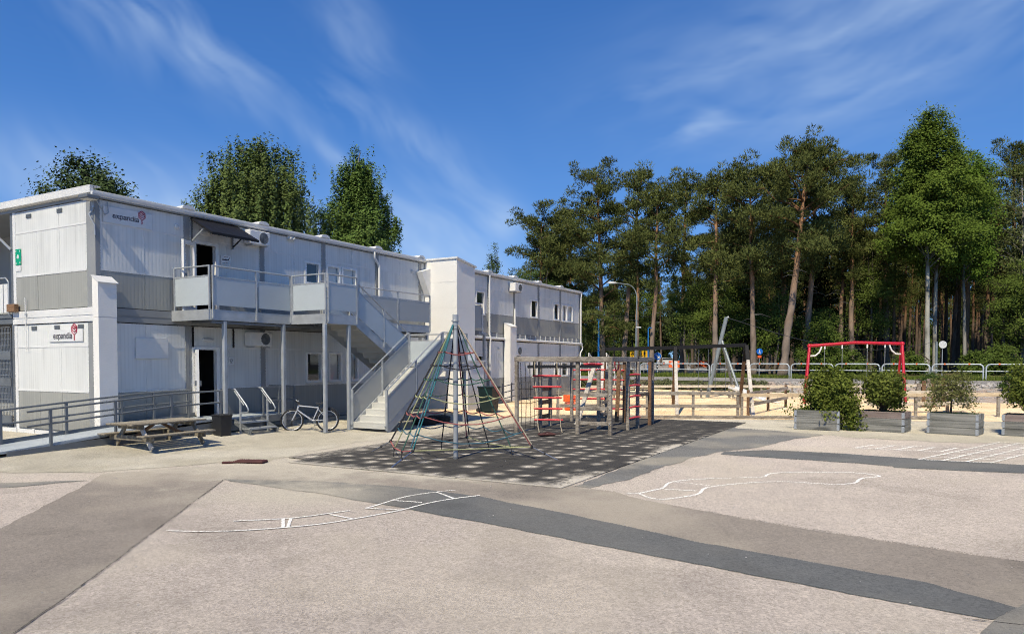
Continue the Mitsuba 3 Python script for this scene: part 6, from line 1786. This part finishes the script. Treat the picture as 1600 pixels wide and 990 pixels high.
# the far wood that closes the view: one mass
rng = np.random.default_rng(78)
mass_t, mass_c = [], []
for i in range(190):
    y = rng.uniform(160, 190)
    x = (800 + (i + rng.uniform()) * 5.0 - 800) / 1130 * y
    H = (rng.uniform(16, 24) if x > 22 else rng.uniform(11, 15)) if i % 3 else rng.uniform(6, 9)
    t, c = PROTO[5 + i % 6][1]
    q = place(c, x, y, rng.uniform(0, 360), H / 17.0)
    mass_c.append(q)
for i in range(150):
    y = rng.uniform(150, 158)
    x = (830 + (i + rng.uniform()) * 5.6 - 800) / 1130 * y
    if 1000 < 800 + 1130 * x / y < 1075:
        y += 20
    mass_c.append(place(PROTO[8 + i % 3][1][1], x, y, rng.uniform(0, 360), rng.uniform(0.35, 0.55), -1.0))
v, f, c = cjoin(mass_c)
th = thing('far_wood', 'dark far wood closing the view behind the pines', 'wood', None, 'stuff')
put(th, (v, f), 'm_needle', False, color=c)

# undergrowth bushes at the wood's edge
def bush(seed, H, R, n_cl, per, leaf, c1, c2):
    return broad(seed, H, 0.02, R, leaf, n_cl, per, 'dome', c1, c2, 0, 0.42 * R, (0.14, 0.12, 0.10), 0.03, 3, trunk_top=0.7)


BUSH = [(43.0, 57.0, 4.2, 2.1, 'round light green bush behind the railing at the right'), (46.4, 58.5, 3.6, 1.9, 'green bush at the right edge behind the railing'), (39.6, 58.5, 2.6, 1.5, 'low bush at the foot of the pines right of the aspens'), (37.0, 57.6, 2.0, 1.3, 'low bush right beside the pale aspen trunks'),
        (25.6, 60.6, 5.2, 1.7, 'light leafy bush at the foot of the big leaning pine'), (29.0, 62.5, 2.3, 1.5, 'low bush behind the red swing'), (33.2, 60.5, 1.9, 1.3, 'low bush left of the pale aspen trunks'), (11.0, 92.0, 4.0, 2.2, 'bush beside the far road left of the yellow sign')]
for i, (x, y, H, R, lab) in enumerate(BUSH):
    grow('bush', lab, 'bush', bush(400 + i, H, R, 60, 90, 0.17, (0.07, 0.115, 0.024), (0.12, 0.165, 0.04)), x, y, leafy='m_leaf')

# low hedge along the foot of the embankment and small bush on the rocks
hv = []
rng = np.random.default_rng(5)
for t in np.arange(-10, 9.5, 0.55):
    d = 11.1 + rng.uniform(-0.5, 0.5)
    p = BP + BD * t + np.array([-0.565, -0.825]) * d
    t_, c_ = bush(500 + int(t * 10 + 200), rng.uniform(0.34, 0.62), rng.uniform(0.34, 0.55), 12, 55, 0.09, (0.085, 0.105, 0.045), (0.15, 0.16, 0.085))
    hv += [place(c_, *p), place(t_, *p)]
v, f, c = cjoin(hv)
put(thing('low_hedge', 'ragged low grey green hedge below the road behind the swings', 'hedge', None, 'stuff'), (v, f), 'm_needle', False, color=c)
for i, (x, y, H, R, lab) in enumerate([(20.3, 34.8, 1.1, 0.75, 'small dark green bush growing on the stony slope at the right'), (23.8, 34.2, 0.8, 0.6, 'low green bush on the stony slope at the right edge')]):
    grow('slope_bush', lab, 'bush', bush(560 + i, H, R, 34, 90, 0.09, (0.04, 0.075, 0.02), (0.065, 0.105, 0.03)), x, y, leafy='m_leaf')

# stones on the bank
rng = np.random.default_rng(9)
ico = trimesh.creation.icosphere(subdivisions=1)
st = []
for _ in range(620):
    x = rng.uniform(15.5, 34)
    dmin = 12.0 + 6.0 * float(sst(14, 20, x))
    d = rng.uniform(9.6, dmin)
    y = 57 - (x - 13.4) * 0.565 / 0.825 - d / 0.825
    s = rng.uniform(0.05, 0.16) * (1.0 if d < 13 else 0.6)
    v = ico.vertices * (1 + 0.25 * rng.normal(size=(len(ico.vertices), 1))) * s * [1.2, 1.0, 0.7]
    R, t = frame(x, y, float(gz(x, y)) + s * 0.2, rng.uniform(0, 360))
    st.append((v @ R.T + t, ico.faces))
put(thing('bank_stones', 'loose grey stones strewn over the slope below the road', 'stones', None, 'stuff'), join(st), 'm_rock')

# grass of the verge and weeds along its edges
rng = np.random.default_rng(10)
n = 42000
t, d = rng.uniform(-18, 40, n), -7.5 * rng.uniform(0, 1, n) ** 1.3 + 0.15
p = BP + BD * t[:, None] + np.array([-0.565, -0.825]) * d[:, None]
tall = 0.14 + 0.28 * np.clip(meshkit.fbm(np.column_stack([p * 0.5, p[:, :1] * 0]), 3, 3) - 0.4, 0, 1) * 2
c = np.column_stack([p, gz(p[:, 0], p[:, 1])])
v, f = blades(c, nrmz(np.column_stack([rng.normal(size=(n, 2)) * 0.35, np.ones(n)])), tall * rng.uniform(0.6, 1.3, n), rng.uniform(0.03, 0.07, n), rng)
k = rng.uniform(size=(n, 1))
put(thing('verge_grass', 'fresh green grass and weeds growing on the verge behind the railing', 'grass', None, 'stuff'), (v, f), 'm_needle', False, color=np.repeat((np.array([0.075, 0.125, 0.022]) * (1 - k) + np.array([0.15, 0.17, 0.045]) * k) * rng.uniform(0.7, 1.3, (n, 1)), 3, axis=0))

# shrubs in the planters
def shrub(name, label, x, y, z0, H, R, seed, n_cl, per, leaf, c1, c2, stem=0.02, extra=None, low=0.0, squash=1.0, bark=(0.09, 0.065, 0.05), single=False):
    rng = np.random.default_rng(seed)
    th = thing(name, label, 'shrub')
    b0 = np.array([x, y, float(gz(x, y)) + z0])
    cen = b0 + [0, 0, low + (H - low) * 0.5]
    u = nrmz(rng.normal(size=(n_cl, 3)))
    q = u * (rng.uniform(0.1, 1, size=(n_cl, 1)) ** 0.42) * np.array([R, R * squash, (H - low) * 0.5])
    q *= 0.82 + 0.36 * meshkit.noise(u * 2.2, seed)[:, None]
    cl = cen + q
    if extra is not None:
        cl = np.vstack([cl, extra])
    tr = []
    for i, p in enumerate(cl):
        if i % 2 == 0 or i >= n_cl:
            m = b0 * 0.45 + p * 0.55 + [0, 0, 0.10 * H] + rng.normal(size=3) * 0.04
            if single:
                k = b0 + [0, 0, 0.62 * H]
                tr.append(tube([k, (k + p) / 2 + [0, 0, 0.06], p], [0.008, 0.006, 0.002], 5))
                continue
            tr.append(tube([b0 + rng.normal(size=3) * [0.03, 0.03, 0], b0 + (m - b0) * 0.5 + rng.normal(size=3) * 0.02, m, p], [stem, stem * 0.7, stem * 0.45, 0.003], 5))
    if single:
        tr.append(tube([b0, b0 + [0.015, 0, 0.3 * H], b0 + [0, 0, 0.64 * H]], [0.028, 0.024, 0.012], 8))
    bm = join(tr)
    part(th, 'branches', bm, 'm_bark', True, color=np.tile(bark, (len(bm[0]), 1)) * rng.uniform(0.7, 1.3, (len(bm[0]), 1)))
    m = len(cl)
    off = rng.normal(size=(m, per, 3)) * 0.105 * (R / 0.7)
    c = (cl[:, None] + off).reshape(-1, 3)
    nr = nrmz(nrmz(c - cen) * 0.5 + [0, 0, 0.55] + rng.normal(size=c.shape) * 0.55)
    v, f = leaves(c, nr, leaf * rng.uniform(0.65, 1.3, len(c)), rng, 0.55)
    h = np.clip(0.5 * rng.uniform(size=(m, 1, 1)) + 0.6 * rng.uniform(size=(m, per, 1)), 0, 1)
    col = (np.array(c1) * (1 - h) + np.array(c2) * h) * rng.uniform(0.75, 1.25, size=(m, per, 1))
    part(th, 'foliage', (v, f), 'm_leaf', False, color=np.repeat(col.reshape(-1, 3), 4, axis=0))
    return th


rng = np.random.default_rng(3)
trail = np.array([[9.85 + 0.10 * rng.normal(), 20.95 + 0.08 * rng.normal(), z] for z in np.linspace(0.10, 0.85, 30)] + [[9.30 + 0.10 * rng.normal(), 20.92, z] for z in np.linspace(0.42, 0.7, 8)] + [[8.75 + 0.2 * rng.normal(), 21.5, 0.62 + 0.04 * rng.normal()] for _ in range(6)])
shrub('shrub', 'big dense green bush spilling over the right corner of the leftmost planter', 9.44, 21.40, 0.50, 1.26, 0.66, 601, 190, 60, 0.088, (0.095, 0.135, 0.026), (0.20, 0.235, 0.052), 0.015, trail, 0.0)
shrub('shrub', 'round green bush on a short twisted stem in the second planter', 10.72, 20.85, 0.50, 1.28, 0.60, 602, 115, 58, 0.082, (0.095, 0.13, 0.028), (0.20, 0.23, 0.055), 0.022, np.array([[10.98 + 0.1 * rng.normal(), 20.7, 0.62 + 0.3 * rng.uniform()] for _ in range(9)]), 0.28)
shrub('shrub', 'thin leaved airy little tree with hanging twigs in the third planter', 12.20, 20.08, 0.50, 1.26, 0.62, 603, 110, 30, 0.06, (0.125, 0.145, 0.045), (0.22, 0.225, 0.085), 0.018, np.array([[12.20 + s * (0.5 + 0.1 * rng.normal()), 20.1 + 0.15 * rng.normal(), 0.70 + 0.3 * rng.uniform()] for s in (-1, 1) for _ in range(10)]), 0.34, single=True)
shrub('shrub', 'green bush in the planter at the right edge of the view', 13.95, 19.45, 0.50, 1.40, 0.62, 604, 115, 58, 0.082, (0.095, 0.13, 0.026), (0.20, 0.23, 0.052), 0.02, None, 0.25)
rng = np.random.default_rng(8)
wd = []
for (x, y, dx, dy, deg) in [(8.34, 21.30, 1.2, .8, -30), (10.03, 20.93, 1.2, .8, -41), (11.57, 20.10, 1.2, .8, -42), (13.25, 19.5, 1.2, .8, -42)]:
    R, t = frame(x, y, float(gz(x, y)) + 0.54, deg)
    n = 260
    c = np.column_stack([rng.uniform(0.06, dx - 0.06, n), rng.uniform(0.06, dy - 0.06, n), np.zeros(n)]) @ R.T + t
    wd.append(blades(c, nrmz(rng.normal(size=(n, 3)) * 0.5 + [0, 0, 0.8]), rng.uniform(0.04, 0.13, n), 0.012, rng))
v, f = join(wd)
put(thing('planter_weeds', 'small green weeds sprouting from the soil in the planters', 'weeds', None, 'stuff'), (v, f), 'm_needle', False, color=np.tile([0.075, 0.11, 0.03], (len(v), 1)))
# pebbles and litter on the yard
rng = np.random.default_rng(12)
pb = []
for _ in range(170):
    x, y = rng.uniform(-8, 8), rng.uniform(5.5, 19)
    s = rng.uniform(0.003, 0.009)
    R, t = frame(x, y, float(gz(x, y)) + 0.034, rng.uniform(0, 360))
    pb.append((ico.vertices * s * [1.3, 1, 0.7] @ R.T + t, ico.faces))
put(thing('yard_pebbles', 'tiny loose pebbles scattered over the asphalt yard', 'pebbles', None, 'stuff'), join(pb), 'm_rock')
